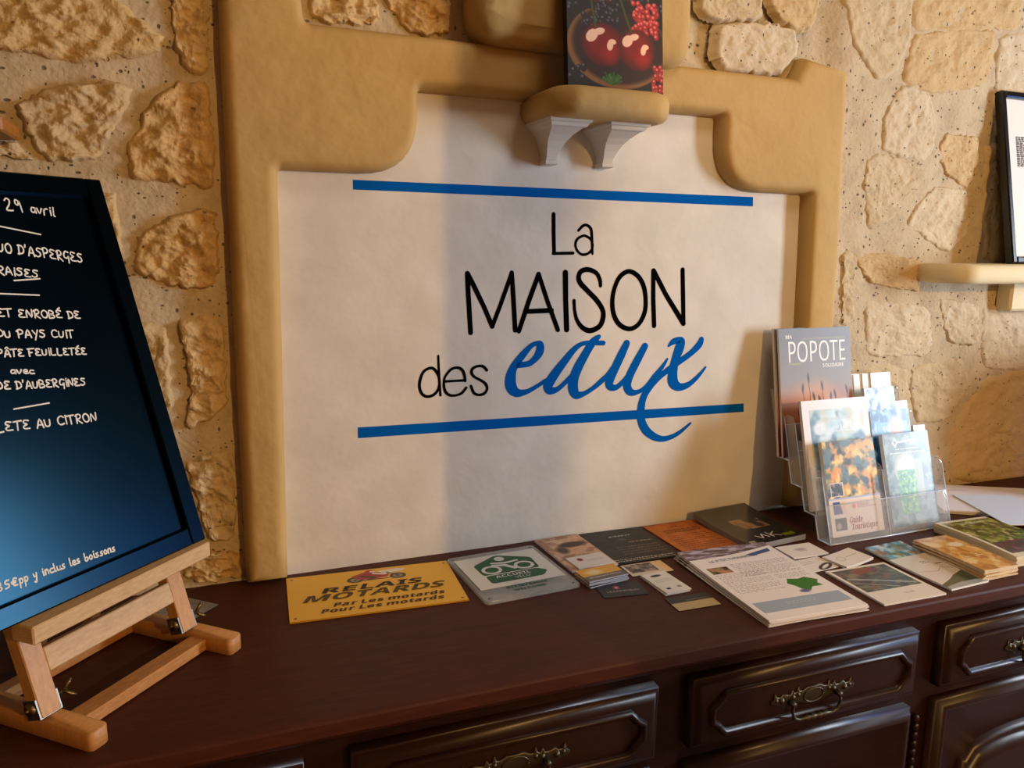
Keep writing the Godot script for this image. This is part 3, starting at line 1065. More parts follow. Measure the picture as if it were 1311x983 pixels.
func bead_frame(w: float, h: float, cut: float, z: float) -> ArrayMesh:
	# a half-round bead following a rectangle whose corners are cut back in a step
	var x := w / 2
	var y := h / 2
	var path := [Vector2(x - cut, y), Vector2(x - cut * 0.55, y - cut * 0.45), Vector2(x - cut * 0.5, y - cut * 0.55), Vector2(x, y - cut * 0.9), Vector2(x, -y + cut * 0.9), Vector2(x - cut * 0.5, -y + cut * 0.55), Vector2(x - cut * 0.55, -y + cut * 0.45), Vector2(x - cut, -y),
		Vector2(-x + cut, -y), Vector2(-x + cut * 0.55, -y + cut * 0.45), Vector2(-x + cut * 0.5, -y + cut * 0.55), Vector2(-x, -y + cut * 0.9), Vector2(-x, y - cut * 0.9), Vector2(-x + cut * 0.5, y - cut * 0.55), Vector2(-x + cut * 0.55, y - cut * 0.45), Vector2(-x + cut, y)]
	var poly_ := PackedVector2Array(path)
	var st := new_st()
	var steps := [[0.007, -0.002], [0.006, 0.003], [0.003, 0.007], [0.0, 0.0085], [-0.003, 0.007], [-0.006, 0.003], [-0.007, -0.002]]
	st.set_smooth_group(0)
	var n := poly_.size()
	for i in steps.size() - 1:
		var r0 := offset_ring(poly_, steps[i][0])
		var r1 := offset_ring(poly_, steps[i + 1][0])
		for k in n:
			var k2 := (k + 1) % n
			var e := poly_[k2] - poly_[k]
			var side := Vector3(e.y, -e.x, 0.0) * (1.0 if i < 3 else -1.0) * (-1.0 if Geometry2D.is_polygon_clockwise(poly_) else 1.0)
			quad(st, Vector3(r0[k].x, r0[k].y, z + steps[i][1]), Vector3(r0[k2].x, r0[k2].y, z + steps[i][1]), Vector3(r1[k2].x, r1[k2].y, z + steps[i + 1][1]), Vector3(r1[k].x, r1[k].y, z + steps[i + 1][1]), side + Vector3(0, 0, 0.02))
	return done(st)

func pull(d: Node3D, c: Vector3, brass: Material) -> void:
	var hd := Node3D.new()
	hd.name = "handle"
	d.add_child(hd, true)
	hd.position = c
	# leafy back plate with a pierced eight-sided middle
	var half := [[0.0, 0.016], [0.014, 0.017], [0.024, 0.012], [0.030, 0.012], [0.033, 0.021], [0.036, 0.012], [0.041, 0.010], [0.045, 0.017], [0.049, 0.009], [0.057, 0.010], [0.066, 0.013], [0.070, 0.008], [0.078, 0.009], [0.082, 0.016], [0.084, 0.007], [0.091, 0.002], [0.090, -0.003], [0.080, -0.006], [0.070, -0.010], [0.061, -0.015], [0.057, -0.008], [0.050, -0.008], [0.044, -0.014], [0.038, -0.009], [0.030, -0.010], [0.022, -0.013], [0.012, -0.017], [0.0, -0.016]]
	var o := PackedVector2Array()
	for p in half:
		o.append(Vector2(p[0], p[1]))
	for i in range(half.size() - 2, 0, -1):
		o.append(Vector2(-half[i][0], half[i][1]))
	var st := new_st()
	plate(st, o, [[0.0, 0.0], [0.0, 0.002], [-0.001, 0.003], [-0.002, 0.0034]])
	bead_ring(st, 0.021, 0.0125, 0.0035, 0.0014)
	for s in [-1.0, 1.0]:
		for q in [[0.033, 0.006, 0.004], [0.044, 0.003, 0.005], [0.068, 0.001, 0.006], [0.079, 0.003, 0.004]]:
			lathe(st, Vector3(s * q[0], q[1], 0.003), [[0.0, q[2] * 0.8], [q[2] * 0.6, q[2] * 0.6], [q[2], 0.0]], 10, Basis(Vector3.RIGHT, PI / 2))
	part(hd, "back_plate", done(st), brass)
	for s in [-1.0, 1.0]:
		st = new_st()
		tube(st, [Vector3(s * 0.050, -0.004, 0.002), Vector3(s * 0.050, -0.004, 0.016)], [0.006, 0.0045], 10)
		part(hd, "post", done(st), brass)
	st = new_st()
	var pts := []
	var rad := []
	for q in [[-0.050, -0.004, 0.0028], [-0.052, -0.018, 0.0026], [-0.047, -0.030, 0.0028], [-0.036, -0.035, 0.003], [-0.024, -0.034, 0.0034], [-0.018, -0.034, 0.0062], [-0.013, -0.034, 0.0036], [-0.008, -0.034, 0.0066], [-0.003, -0.034, 0.004], [0.003, -0.034, 0.004], [0.008, -0.034, 0.0066], [0.013, -0.034, 0.0036], [0.018, -0.034, 0.0062], [0.024, -0.034, 0.0034], [0.036, -0.035, 0.003], [0.047, -0.030, 0.0028], [0.052, -0.018, 0.0026], [0.050, -0.004, 0.0028]]:
		pts.append(Vector3(q[0], q[1], 0.013))
		rad.append(q[2])
	tube(st, pts, rad, 10)
	part(hd, "bail", done(st), brass)

func bead_ring(st: SurfaceTool, rx: float, ry: float, z: float, r: float) -> void:
	var pts := []
	for k in 25:
		var a := TAU * k / 24
		pts.append(Vector3(rx * cos(a), ry * sin(a), z))
	tube(st, pts, r, 8)

func cupboard_door(t: Node3D, c: Vector3, h: float, wood: Material, brass: Material) -> void:
	# c is the top edge of the door; a cornice-like moulding runs along its top
	var w := 0.492
	var st := new_st()
	plate(st, PackedVector2Array([Vector2(-w / 2, -h), Vector2(w / 2, -h), Vector2(w / 2, 0), Vector2(-w / 2, 0)]), [[0.0, -0.004], [0.0, 0.02], [-0.004, 0.022], [-0.009, 0.030], [-0.014, 0.033], [-0.018, 0.033], [-0.022, 0.030]])
	var d := part(t, "door", done(st), wood, c)
	st = new_st()
	var pw := w - 0.14
	var o := PackedVector2Array([Vector2(-pw / 2, -h + 0.07), Vector2(pw / 2, -h + 0.07)])
	for k in 13:
		var a := PI * k / 12
		o.append(Vector2(cos(a) * pw / 2, -0.085 - 0.05 + sin(a) * 0.05 if k > 1 and k < 11 else -0.135))
	plate(st, o, [[0.004, 0.028], [0.0, 0.036], [-0.004, 0.041], [-0.010, 0.043], [-0.014, 0.040], [-0.018, 0.032], [-0.05, 0.040], [-0.055, 0.040]])
	part(d, "raised_panel", done(st), wood)
	st = new_st()
	plate(st, round_rect(0.018, 0.07, 0.008, 4, Vector2(-w / 2 + 0.035, -h * 0.45)), [[0.0, 0.028], [0.0, 0.033], [-0.002, 0.035]])
	part(d, "escutcheon", done(st), brass)

# ------------------------------------------------------------------ plaster shelves on the wall
func stadium(w: float, d: float, r: float) -> PackedVector2Array:
	# top view of a shelf: back edge on y = 0, rounded front corners at y = -d (y stands for -z)
	var out := PackedVector2Array([Vector2(-w / 2, 0), Vector2(w / 2, 0)])
	for k in 9:
		var a := deg_to_rad(-90.0 * k / 8)
		out.append(Vector2(w / 2 - r + cos(a) * r, -d + r + sin(a) * r))
	for k in 9:
		var a := deg_to_rad(-90.0 - 90.0 * k / 8)
		out.append(Vector2(-w / 2 + r + cos(a) * r, -d + r + sin(a) * r))
	var rev := out.duplicate()
	rev.reverse()
	return rev

func shelf_slab(w: float, d: float, r: float, th: float, e: float) -> ArrayMesh:
	var st := new_st()
	plate(st, stadium(w, d, r), [[-e * 1.2, -th], [-e * 0.55, -th + e * 0.15], [-e * 0.15, -th + e * 0.55], [0.0, -th + e * 1.2], [0.0, -e], [-e * 0.3, -e * 0.3], [-e, 0.0]])
	return done(st)

func build_shelves() -> void:
	var paint: StandardMaterial3D = mats["ochre_paint"]
	var white := mat("white_plaster", Color(0.82, 0.80, 0.76), 0.8)
	var flat := Basis(Vector3(1, 0, 0), Vector3(0, 0, -1), Vector3(0, 1, 0))
	var t := thing("plaster_shelf", "small round-fronted ochre plaster shelf above the niche on two white corbels", "shelf", Vector3(0.715, 0.845, 0.0))
	part(t, "slab", shelf_slab(0.25, 0.165, 0.055, 0.052, 0.016), paint, Vector3(0, 0.052, 0.0), flat)
	for x in [-0.072, 0.05]:
		part(t, "corbel", corbel(), white, Vector3(x, 0.002, 0))
	var u := thing("wall_shelf", "round-ended cream plaster shelf on the stone wall carrying the black picture frame", "shelf", Vector3(2.05, 0.54, 0.015))
	part(u, "slab", shelf_slab(0.84, 0.14, 0.05, 0.046, 0.015), mat("cream_plaster", Color(0.88, 0.82, 0.66), 0.8), Vector3(0, 0.046, 0), flat)
	part(u, "support", box_mesh(Vector3(0.5, 0.075, 0.045), 0.006), mats["cream_plaster"], Vector3(0.12, -0.0375, 0.022))
	# framed picture leaning on that shelf
	var f := thing("picture_frame", "black framed picture with white mount leaning on the plaster shelf at right", "picture", Vector3(2.08, 0.587, 0.108))
	var lean := Basis(Vector3.RIGHT, deg_to_rad(-11.5))
	var black := mat("frame_black", Color(0.02, 0.02, 0.022), 0.25)
	var w := 0.5
	var h := 0.42
	for s in [-1.0, 1.0]:
		part(f, "frame_stile", box_mesh(Vector3(0.016, h, 0.022), 0.003), black, lean * Vector3(s * (w / 2 - 0.008), h / 2, 0), lean)
		part(f, "frame_rail", box_mesh(Vector3(w - 0.032, 0.016, 0.022), 0.003), black, lean * Vector3(0, h / 2 + s * (h / 2 - 0.008), 0), lean)
	var im := canvas(256, 220, Color(0.93, 0.92, 0.90))
	var tr := RandomNumberGenerator.new()
	tr.seed = 77
	for k in 16:
		var tx := 0.085
		while tx < 0.14:
			var tl := tr.randf_range(0.006, 0.02)
			line(im, [[tx, 0.24 + k * 0.012], [tx + tl, 0.24 + k * 0.012]], 0.006, Color(0.16, 0.15, 0.15))
			tx += tl + 0.010
	rect(im, 0.17, 0.2, 0.66, 0.6, Color(0.72, 0.70, 0.66))
	mottle(im, 0.17, 0.2, 0.83, 0.8, [Color(0.2, 0.2, 0.2), Color(0.5, 0.48, 0.45), Color(0.8, 0.78, 0.74)], 9.0, 4)
	var pm := print_mat("framed_print", im, 0.12)
	pm.specular_mode = BaseMaterial3D.SPECULAR_SCHLICK_GGX
	part(f, "mounted_print", booklet(w - 0.03, h - 0.03, 0.002, pm, black), null, lean * Vector3(0, h / 2, -0.003), lean * Basis(Vector3.RIGHT, PI / 2))
	# end of an oiled wooden shelf beyond the chalkboard
	var ws := thing("wooden_shelf", "orange-brown wooden shelf end on the stone wall above the chalkboard", "shelf", Vector3(-0.60, 0.768, 0.0))
	part(ws, "board", box_mesh(Vector3(0.72, 0.022, 0.12), 0.003), wood_mat("shelf_pine", 23, Color(0.60, 0.36, 0.10), Color(0.70, 0.45, 0.15), Color(0.52, 0.30, 0.08), 1.5, 0.5), Vector3(0, 0.011, 0.075))
	# canvas print standing on the plaster shelf
	var c := thing("canvas_print", "canvas print of glossy red cherries and dark berries standing on the plaster shelf", "picture", Vector3(0.728, 0.897, 0.125))
	var cl := Basis(Vector3.RIGHT, deg_to_rad(-6.0))
	var cm := print_mat("cherry_print", cherry_print(), 0.55)
	part(c, "printed_face", booklet(0.196, 0.262, 0.0008, cm, black), null, cl * Vector3(0, 0.131, 0.0), cl * Basis(Vector3.RIGHT, PI / 2))
	part(c, "wrapped_edge", box_mesh(Vector3(0.196, 0.262, 0.017), 0.001), mat("canvas_edge", Color(0.05, 0.035, 0.035), 0.7), cl * Vector3(0, 0.131, -0.0088), cl)

func corbel() -> ArrayMesh:
	# a stepped, hollow-fronted bracket that narrows to a small foot
	var st := new_st()
	st.set_smooth_group(-1)
	# rows: y, half width, depth
	var rows := [[0.0, 0.042, 0.118], [-0.006, 0.042, 0.118], [-0.008, 0.038, 0.112], [-0.013, 0.036, 0.108], [-0.015, 0.031, 0.098], [-0.024, 0.024, 0.074], [-0.034, 0.019, 0.056], [-0.046, 0.0145, 0.043], [-0.058, 0.011, 0.034], [-0.066, 0.0105, 0.030], [-0.067, 0.0125, 0.033], [-0.074, 0.0125, 0.033], [-0.076, 0.010, 0.028]]
	for i in rows.size() - 1:
		var a: Array = rows[i]
		var b: Array = rows[i + 1]
		for s in [-1.0, 1.0]:
			quad(st, Vector3(s * a[1], a[0], 0), Vector3(s * a[1], a[0], a[2]), Vector3(s * b[1], b[0], b[2]), Vector3(s * b[1], b[0], 0), Vector3(s, -0.1, 0))
		quad(st, Vector3(-a[1], a[0], a[2]), Vector3(a[1], a[0], a[2]), Vector3(b[1], b[0], b[2]), Vector3(-b[1], b[0], b[2]), Vector3(0, -0.2, 1))
	var l: Array = rows[-1]
	quad(st, Vector3(-l[1], l[0], 0), Vector3(l[1], l[0], 0), Vector3(l[1], l[0], l[2]), Vector3(-l[1], l[0], l[2]), Vector3(0, -1, 0))
	return done(st)

func cherry_print() -> Image:
	var W := 360
	var im := canvas(W, 480, Color(0.05, 0.03, 0.035))
	mottle(im, 0.0, 0.0, 1.0, 1.0, [Color(0.03, 0.02, 0.025), Color(0.08, 0.045, 0.05), Color(0.05, 0.05, 0.085)], 7.0, 2)
	# wooden bowl
	oval(im, 0.52, 0.70, 0.53, 0.285, Color(0.50, 0.33, 0.18), 0.02)
	oval(im, 0.54, 0.685, 0.49, 0.265, Color(0.17, 0.07, 0.045), 0.05)
	mottle(im, 0.0, 0.0, 1.0, 0.47, [Color(0.03, 0.02, 0.025), Color(0.085, 0.05, 0.065), Color(0.05, 0.05, 0.09)], 9.0, 6)
	var r := RandomNumberGenerator.new()
	r.seed = 3
	var cherry := func(x: float, y: float, rx: float, ry: float) -> void:
		oval(im, x, y, rx, ry, Color(0.27, 0.012, 0.02), 0.03)
		oval(im, x - rx * 0.06, y - ry * 0.10, rx * 0.86, ry * 0.80, Color(0.50, 0.03, 0.025), 0.35)
		oval(im, x + rx * 0.35, y + ry * 0.38, rx * 0.36, ry * 0.36, Color(0.62, 0.06, 0.03), 0.8)
		oval(im, x - rx * 0.55, y - ry * 0.40, rx * 0.34, ry * 0.26, Color(0.96, 0.78, 0.66), 0.08, -0.7)
		oval(im, x - rx * 0.18, y - ry * 0.62, rx * 0.30, ry * 0.16, Color(0.96, 0.77, 0.65), 0.1, -0.3)
		oval(im, x + rx * 0.36, y - ry * 0.02, rx * 0.16, ry * 0.24, Color(0.97, 0.78, 0.64), 0.1, 0.2)
		oval(im, x + rx * 0.48, y - ry * 0.20, rx * 0.20, ry * 0.13, Color(0.97, 0.78, 0.64), 0.12)
	cherry.call(0.34, 0.26, 0.22, 0.165)
	cherry.call(0.62, 0.24, 0.19, 0.15)
	# dark berries in clusters
	for cl in [[0.42, 0.475, 0.12, 46], [0.72, 0.30, 0.14, 60], [0.25, 0.54, 0.09, 24], [0.10, 0.44, 0.08, 8], [0.96, 0.42, 0.05, 10], [0.08, 0.88, 0.08, 6], [0.1, 0.1, 0.15, 30], [0.85, 0.05, 0.15, 36]]:
		for k in cl[3]:
			var x: float = cl[0] + r.randf_range(-1, 1) * cl[2]
			var y: float = cl[1] + r.randf_range(-1, 1) * cl[2] * 0.62
			oval(im, x, y, 0.027, 0.021, Color(0.085, 0.07, 0.095), 0.12)
			oval(im, x - 0.006, y - 0.007, 0.013, 0.009, Color(0.46, 0.42, 0.48, 0.8), 0.6)
	# raspberries
	for k in 70:
		var x := 0.81 + r.randf_range(-1, 1) * 0.13
		var y := 0.50 + r.randf_range(-1, 1) * 0.11
		oval(im, x, y, 0.026, 0.020, Color(0.60, 0.09, 0.11), 0.12)
		oval(im, x - 0.006, y - 0.006, 0.014, 0.010, Color(0.93, 0.46, 0.44), 0.6)
	for k in 26:
		var x := 0.95 + r.randf_range(-1, 1) * 0.06
		var y := 0.90 + r.randf_range(-1, 1) * 0.09
		oval(im, x, y, 0.024, 0.018, Color(0.58, 0.07, 0.08), 0.12)
		oval(im, x, y - 0.005, 0.011, 0.008, Color(0.9, 0.5, 0.45), 0.6)
	cherry.call(0.36, 0.70, 0.205, 0.145)
	cherry.call(0.72, 0.71, 0.185, 0.14)
	line(im, [[0.32, 0.10], [0.27, 0.26], [0.25, 0.42], [0.29, 0.585]], 0.022, Color(0.24, 0.28, 0.10))
	line(im, [[0.44, 0.10], [0.53, 0.34], [0.61, 0.50], [0.66, 0.59]], 0.022, Color(0.24, 0.28, 0.10))
	# sprig
	for k in 34:
		var a := r.randf() * TAU
		var l := r.randf_range(0.03, 0.11)
		line(im, [[0.46, 0.955], [0.46 + cos(a) * l, 0.945 - absf(sin(a)) * l * 0.9]], 0.018, Color(0.13, 0.30, 0.06).lightened(r.randf() * 0.15))
	return im

# ------------------------------------------------------------------ chalkboard
const GLYPHS := {
	"A": "0,0 2,6 4,0|1,2 3.2,2", "B": "0,0 0,6 2.6,5.4 2.6,3.6 0.3,3.1 3.2,2.4 3.2,0.6 0,0", "C": "3.8,5 2.4,6 0.6,5 0,3 0.6,0.8 2.2,0 4,0.6", "D": "0.6,0 0.6,6|0,5.6 2.4,5.6 3.8,3.6 3.2,1.2 0,0.2", "E": "3.4,5.6 1,6 0.4,4.4 2.4,3.2 0.2,2 0.6,0.4 3.8,0.3", "F": "0,0 0.2,5.6|-0.8,6.2 4.2,6.6|0.1,3 2.4,3.2", "G": "3.6,5.4 1.6,6 0.2,4 0.4,1.8 2.4,1.6 3.4,3 3.2,-1.6", "I": "0.6,0 0.6,4.6|0.6,5.8 0.7,6.1", "L": "0.4,6 0.2,0.4 3.4,0.2", "N": "0,0 0.4,5.6 3.2,0.2 3.8,6", "O": "2,6 0.4,4.8 0,2.6 1,0.4 2.8,0.2 3.9,2 3.6,4.8 2,6", "P": "0.6,0 0.5,6|-0.4,5 1.6,6.4 3.6,5.4 3.2,3.4 0.6,2.6", "R": "0.4,0 0.5,6|-0.3,5.2 2,6.4 3.4,5 2.4,3.2 0.5,2.8 3.8,-0.4", "S": "3.4,5.6 1.2,5.8 0.6,4.4 2.8,3 3,1.2 1.2,0.2 -0.2,0.9", "T": "-0.6,5.8 4.2,6.2|1.8,6 1.6,0", "U": "0,4.8 0.3,1 1.6,0.2 3,1.2 3.4,4.8", "Y": "0,5.6 1.8,2.8|3.6,6 1.4,-1.8",
	"a": "2.6,3.6 0.8,3.8 0.2,1.6 1,0.4 2.4,1.4 2.8,3.8 2.8,0.2", "b": "0.2,6.4 0.2,0.4 1.8,0 2.6,1.6 1.8,3 0.4,2.4", "c": "2.6,3.4 1,3.6 0.2,2 0.8,0.4 2.8,0.5", "e": "0.2,1.8 2.4,2.2 2.2,3.6 0.8,3.6 0.2,1.6 1,0.2 2.8,0.5", "i": "0.6,3.6 0.8,0.2|0.7,5.2 0.8,5.5", "l": "0.4,6.4 0.4,0.6 1,0.2", "n": "0.2,0 0.3,3.6|0.3,2.6 1.4,3.8 2.4,3 2.5,0.1", "o": "1.4,3.6 0.2,2.4 0.6,0.4 2,0.3 2.6,2 1.4,3.6", "p": "0.4,3.8 0.2,-3|0.3,3 1.8,3.9 2.6,2.2 1.6,0.3 0.4,0.8", "r": "0.2,0 0.4,4.4 0.5,3.4 1.6,4.6 2.6,4.4", "s": "2.2,3.6 0.8,3.4 1,2.2 2.2,1.4 1.6,0.2 0,0.4", "u": "0.2,3.6 0.4,0.6 1.6,0.2 2.4,1.2 2.5,3.6 2.7,0.2", "v": "0,3.8 1.2,0.2 2.6,4", "y": "0.2,3.8 0.8,1.4 2.2,1.8|2.6,4 1.4,-2.8 0.2,-2.4",
	"2": "0.2,5 1.6,6.2 3,5.2 2.2,3 0.2,0.3 3.6,0.2", "9": "3.2,5.2 1.4,6.2 0.8,4.4 2,3.4 3.2,5.4 3.6,0", "3": "0.2,5.6 2.4,6 2.4,4 1,3.2 2.8,2.2 2.4,0.4 0,0.4", "5": "3,6 0.8,5.8 0.6,3.6 2.6,3 2.6,0.8 0.2,0.2", "€": "3.6,5.4 1.8,6 0.8,3.4 1.4,0.6 3.6,0.4|-0.2,3.6 2.8,3.8|-0.2,2.4 2.6,2.6", "'": "0.4,6.6 0.1,5",
}

func chalk_text(st: SurfaceTool, s: String, a: Vector2, b: Vector2, h: float, z: float) -> void:
	var acute := {"É": "E", "Â": "A"}
	var adv := []
	var total := 0.0
	for ch in s:
		var w := 5.2
		if ch == " ":
			w = 3.2
		elif ch in ["I", "'", "i", "l"]:
			w = 2.0
		elif ch == ch.to_lower() and not ch in ["2", "9", "3", "5", "€"]:
			w = 3.7
		adv.append(w)
		total += w
	var dir := (b - a) / total
	var up := Vector2(-dir.y, dir.x).normalized() * (h / 6.0)
	var at := 0.0
	var r := RandomNumberGenerator.new()
	r.seed = s.hash()
	for i in s.length():
		var ch := s[i]
		var g: String = acute.get(ch, ch)
		if GLYPHS.has(g):
			var strokes: PackedStringArray = GLYPHS[g].split("|")
			if ch == "É":
				strokes.append("1.6,7 3,8")
			elif ch == "Â":
				strokes.append("0.8,6.8 2,8 3.2,6.8")
			var tilt := r.randf_range(-0.06, 0.06)
			var lift := r.randf_range(-0.3, 0.3)
			for q in strokes:
				var pts := []
				for c in q.split(" "):
					var v := c.split_floats(",")
					var p := a + dir * (at + v[0] * 1.02 + v[1] * tilt) + up * (v[1] + lift)
					pts.append(Vector3(p.x, p.y, 0.0021 + r.randf_range(-0.0003, 0.0003)))
				stroke(st, smooth_pts(pts, 3) if pts.size() > 2 else pts, z)
				z += 0.00001
		at += adv[i]

func build_chalkboard() -> void:
	var uu := Vector3(0.70327, 0, -0.71092)
	var up := Vector3(-0.20785, 0.95630, -0.20562)
	var pn := uu.cross(up).normalized()
	var w := 0.40
	var h := 0.576
	var t := thing("chalkboard", "black framed chalkboard with handwritten white French menu leaning on the wooden easel", "chalkboard", Vector3(-0.012, 0.160, 0.186) - uu * w / 2)
	t.basis = Basis(uu, up, pn)
	# local frame: x along the board, y up the board, z out of its face; the face lies at z = 0
	var fm := mat("frame_blue_sheen", Color(0.050, 0.105, 0.140), 0.23, 1.0)  # the window's blue reflection is put into the metal colour
	var slate_sheen := mat("slate_blue_sheen", Color(0.050, 0.112, 0.148), 0.23, 1.0)  # navy metal tints the reflected daylight blue, as on the frame
	var fw := 0.027
	for s in [-1.0, 1.0]:
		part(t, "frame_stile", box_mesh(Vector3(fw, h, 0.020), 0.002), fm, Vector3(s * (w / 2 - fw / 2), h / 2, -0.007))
	for y in [fw / 2, h - fw / 2]:
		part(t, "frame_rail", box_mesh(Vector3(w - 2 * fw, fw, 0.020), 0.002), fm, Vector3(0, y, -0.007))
	part(t, "writing_surface", box_mesh(Vector3(w - 2 * fw + 0.008, h - 2 * fw + 0.008, 0.006)), slate_sheen, Vector3(0, h / 2, -0.010))
	var chalk := mat("chalk", Color(0.86, 0.84, 0.80), 0.95)
	var off := Vector2(w / 2, 0.0)
	for c in CHALK:
		var st := new_st()
		chalk_text(st, c[0], Vector2(c[1], c[2]) * 0.001 + off, Vector2(c[3], c[4]) * 0.001 + off, c[5] * 0.001, -0.0066)
		part(t, "chalk_writing", done(st), chalk)
	for c in CHALK_RULES:
		var st := new_st()
		stroke(st, [Vector3(c[0] * 0.001 + w / 2, c[1] * 0.001, 0.002), Vector3(c[2] * 0.001 + w / 2, c[3] * 0.001, 0.002)], -0.0066)
		part(t, "chalk_rule", done(st), chalk)

# ------------------------------------------------------------------ easel
func build_easel() -> void:
	# local x runs along the ledge (away to the right), local z points out to the front of the easel
	var t := thing("table_easel", "small beech wood table easel holding the chalkboard at the sideboard's left end", "easel", Vector3(-0.145, 0.0, 0.448))
	t.basis = Basis(Vector3(0.678, 0, -0.735), Vector3.UP, Vector3(0.735, 0, 0.678))
	var beech := wood_mat("beech", 17, Color(0.66, 0.44, 0.22), Color(0.76, 0.54, 0.30), Color(0.60, 0.38, 0.18), 2.2, 0.5)
	var tall := wood_mat("beech_upright", 19, Color(0.70, 0.50, 0.27), Color(0.78, 0.58, 0.34), Color(0.64, 0.43, 0.21), 2.2, 0.5, true)
	var raw := wood_mat("raw_beech", 18, Color(0.74, 0.60, 0.42), Color(0.80, 0.67, 0.49), Color(0.68, 0.53, 0.36), 2.2, 0.6)
	var steel := mat("zinc_steel", Color(0.50, 0.48, 0.45), 0.4, 0.95)
	for x in [0.002, 0.250]:
		# foot: rounded front end, seen from above
		var o := PackedVector2Array()
		for p in round_rect(0.03, 0.235, 0.009, 4, Vector2(x, 0.1175)):
			o.append(p)
		var st := new_st()
		plate(st, o, [[-0.002, 0.0], [0.0, 0.002], [0.0, 0.024], [-0.002, 0.026]])
		part(t, "foot", done(st), beech, Vector3.ZERO, Basis(Vector3(1, 0, 0), Vector3(0, 0, -1), Vector3(0, 1, 0)))
	part(t, "front_rail", box_mesh(Vector3(0.219, 0.018, 0.030), 0.0015), beech, Vector3(0.126, 0.011, -0.060))
	part(t, "rear_rail", box_mesh(Vector3(0.219, 0.018, 0.024), 0.0015), beech, Vector3(0.126, 0.011, -0.205))
	var tilt := Basis(Vector3.RIGHT, deg_to_rad(-17.0))
	for x in [0.000, 0.238]:
		var u := part(t, "upright", box_mesh(Vector3(0.028, 0.150, 0.022), 0.0015), tall, Vector3(x, 0.026, -0.088) + tilt * Vector3(0, 0.075, 0), tilt)
		# hinge plate and wing screw
		var st := new_st()
		bx(st, Vector3(0, 0.013, -0.002), Vector3(0.0315, 0.026, 0.0235))
		part(u, "hinge_bracket", done(st), steel, Vector3(0, -0.0755, 0))
		st = new_st()
		tube(st, [Vector3(-0.024, 0, 0), Vector3(0.034, 0, 0)], 0.0022, 8)
		tube(st, [Vector3(-0.020, 0, 0), Vector3(-0.020, 0.0001, 0.0)], 0.007, 12)
		for s in [-1.0, 1.0]:
			tube(st, [Vector3(0.028, 0, 0), Vector3(0.036, s * 0.008, 0.004), Vector3(0.040, s * 0.012, 0.006)], [0.002, 0.003, 0.002], 8)
		lathe(st, Vector3(-0.016, 0, 0), [[0.0, 0.006], [0.008, 0.005], [0.009, 0.0], [0.0, -0.001]], 12, Basis(Vector3.BACK, PI / 2))
		part(u, "wing_screw", done(st), mat("dull_brass", Color(0.45, 0.37, 0.24), 0.35, 0.9), Vector3(0, -0.060, 0))
	part(t, "crossbar", box_mesh(Vector3(0.212, 0.032, 0.016), 0.0015), raw, Vector3(0.119, 0.09, -0.104), tilt)
	part(t, "ledge", box_mesh(Vector3(0.302, 0.024, 0.038), 0.002), raw, Vector3(0.127, 0.1475, -0.084))
	part(t, "ledge_back", box_mesh(Vector3(0.280, 0.10, 0.010), 0.001), beech, Vector3(0.127, 0.20, -0.138), tilt)
	for x in [0.075, 0.165]:
		var back := Basis(Vector3.RIGHT, deg_to_rad(24.0))
		part(t, "rear_strut", box_mesh(Vector3(0.018, 0.20, 0.014), 0.0015), tall, Vector3(x, 0.112, -0.172), back)

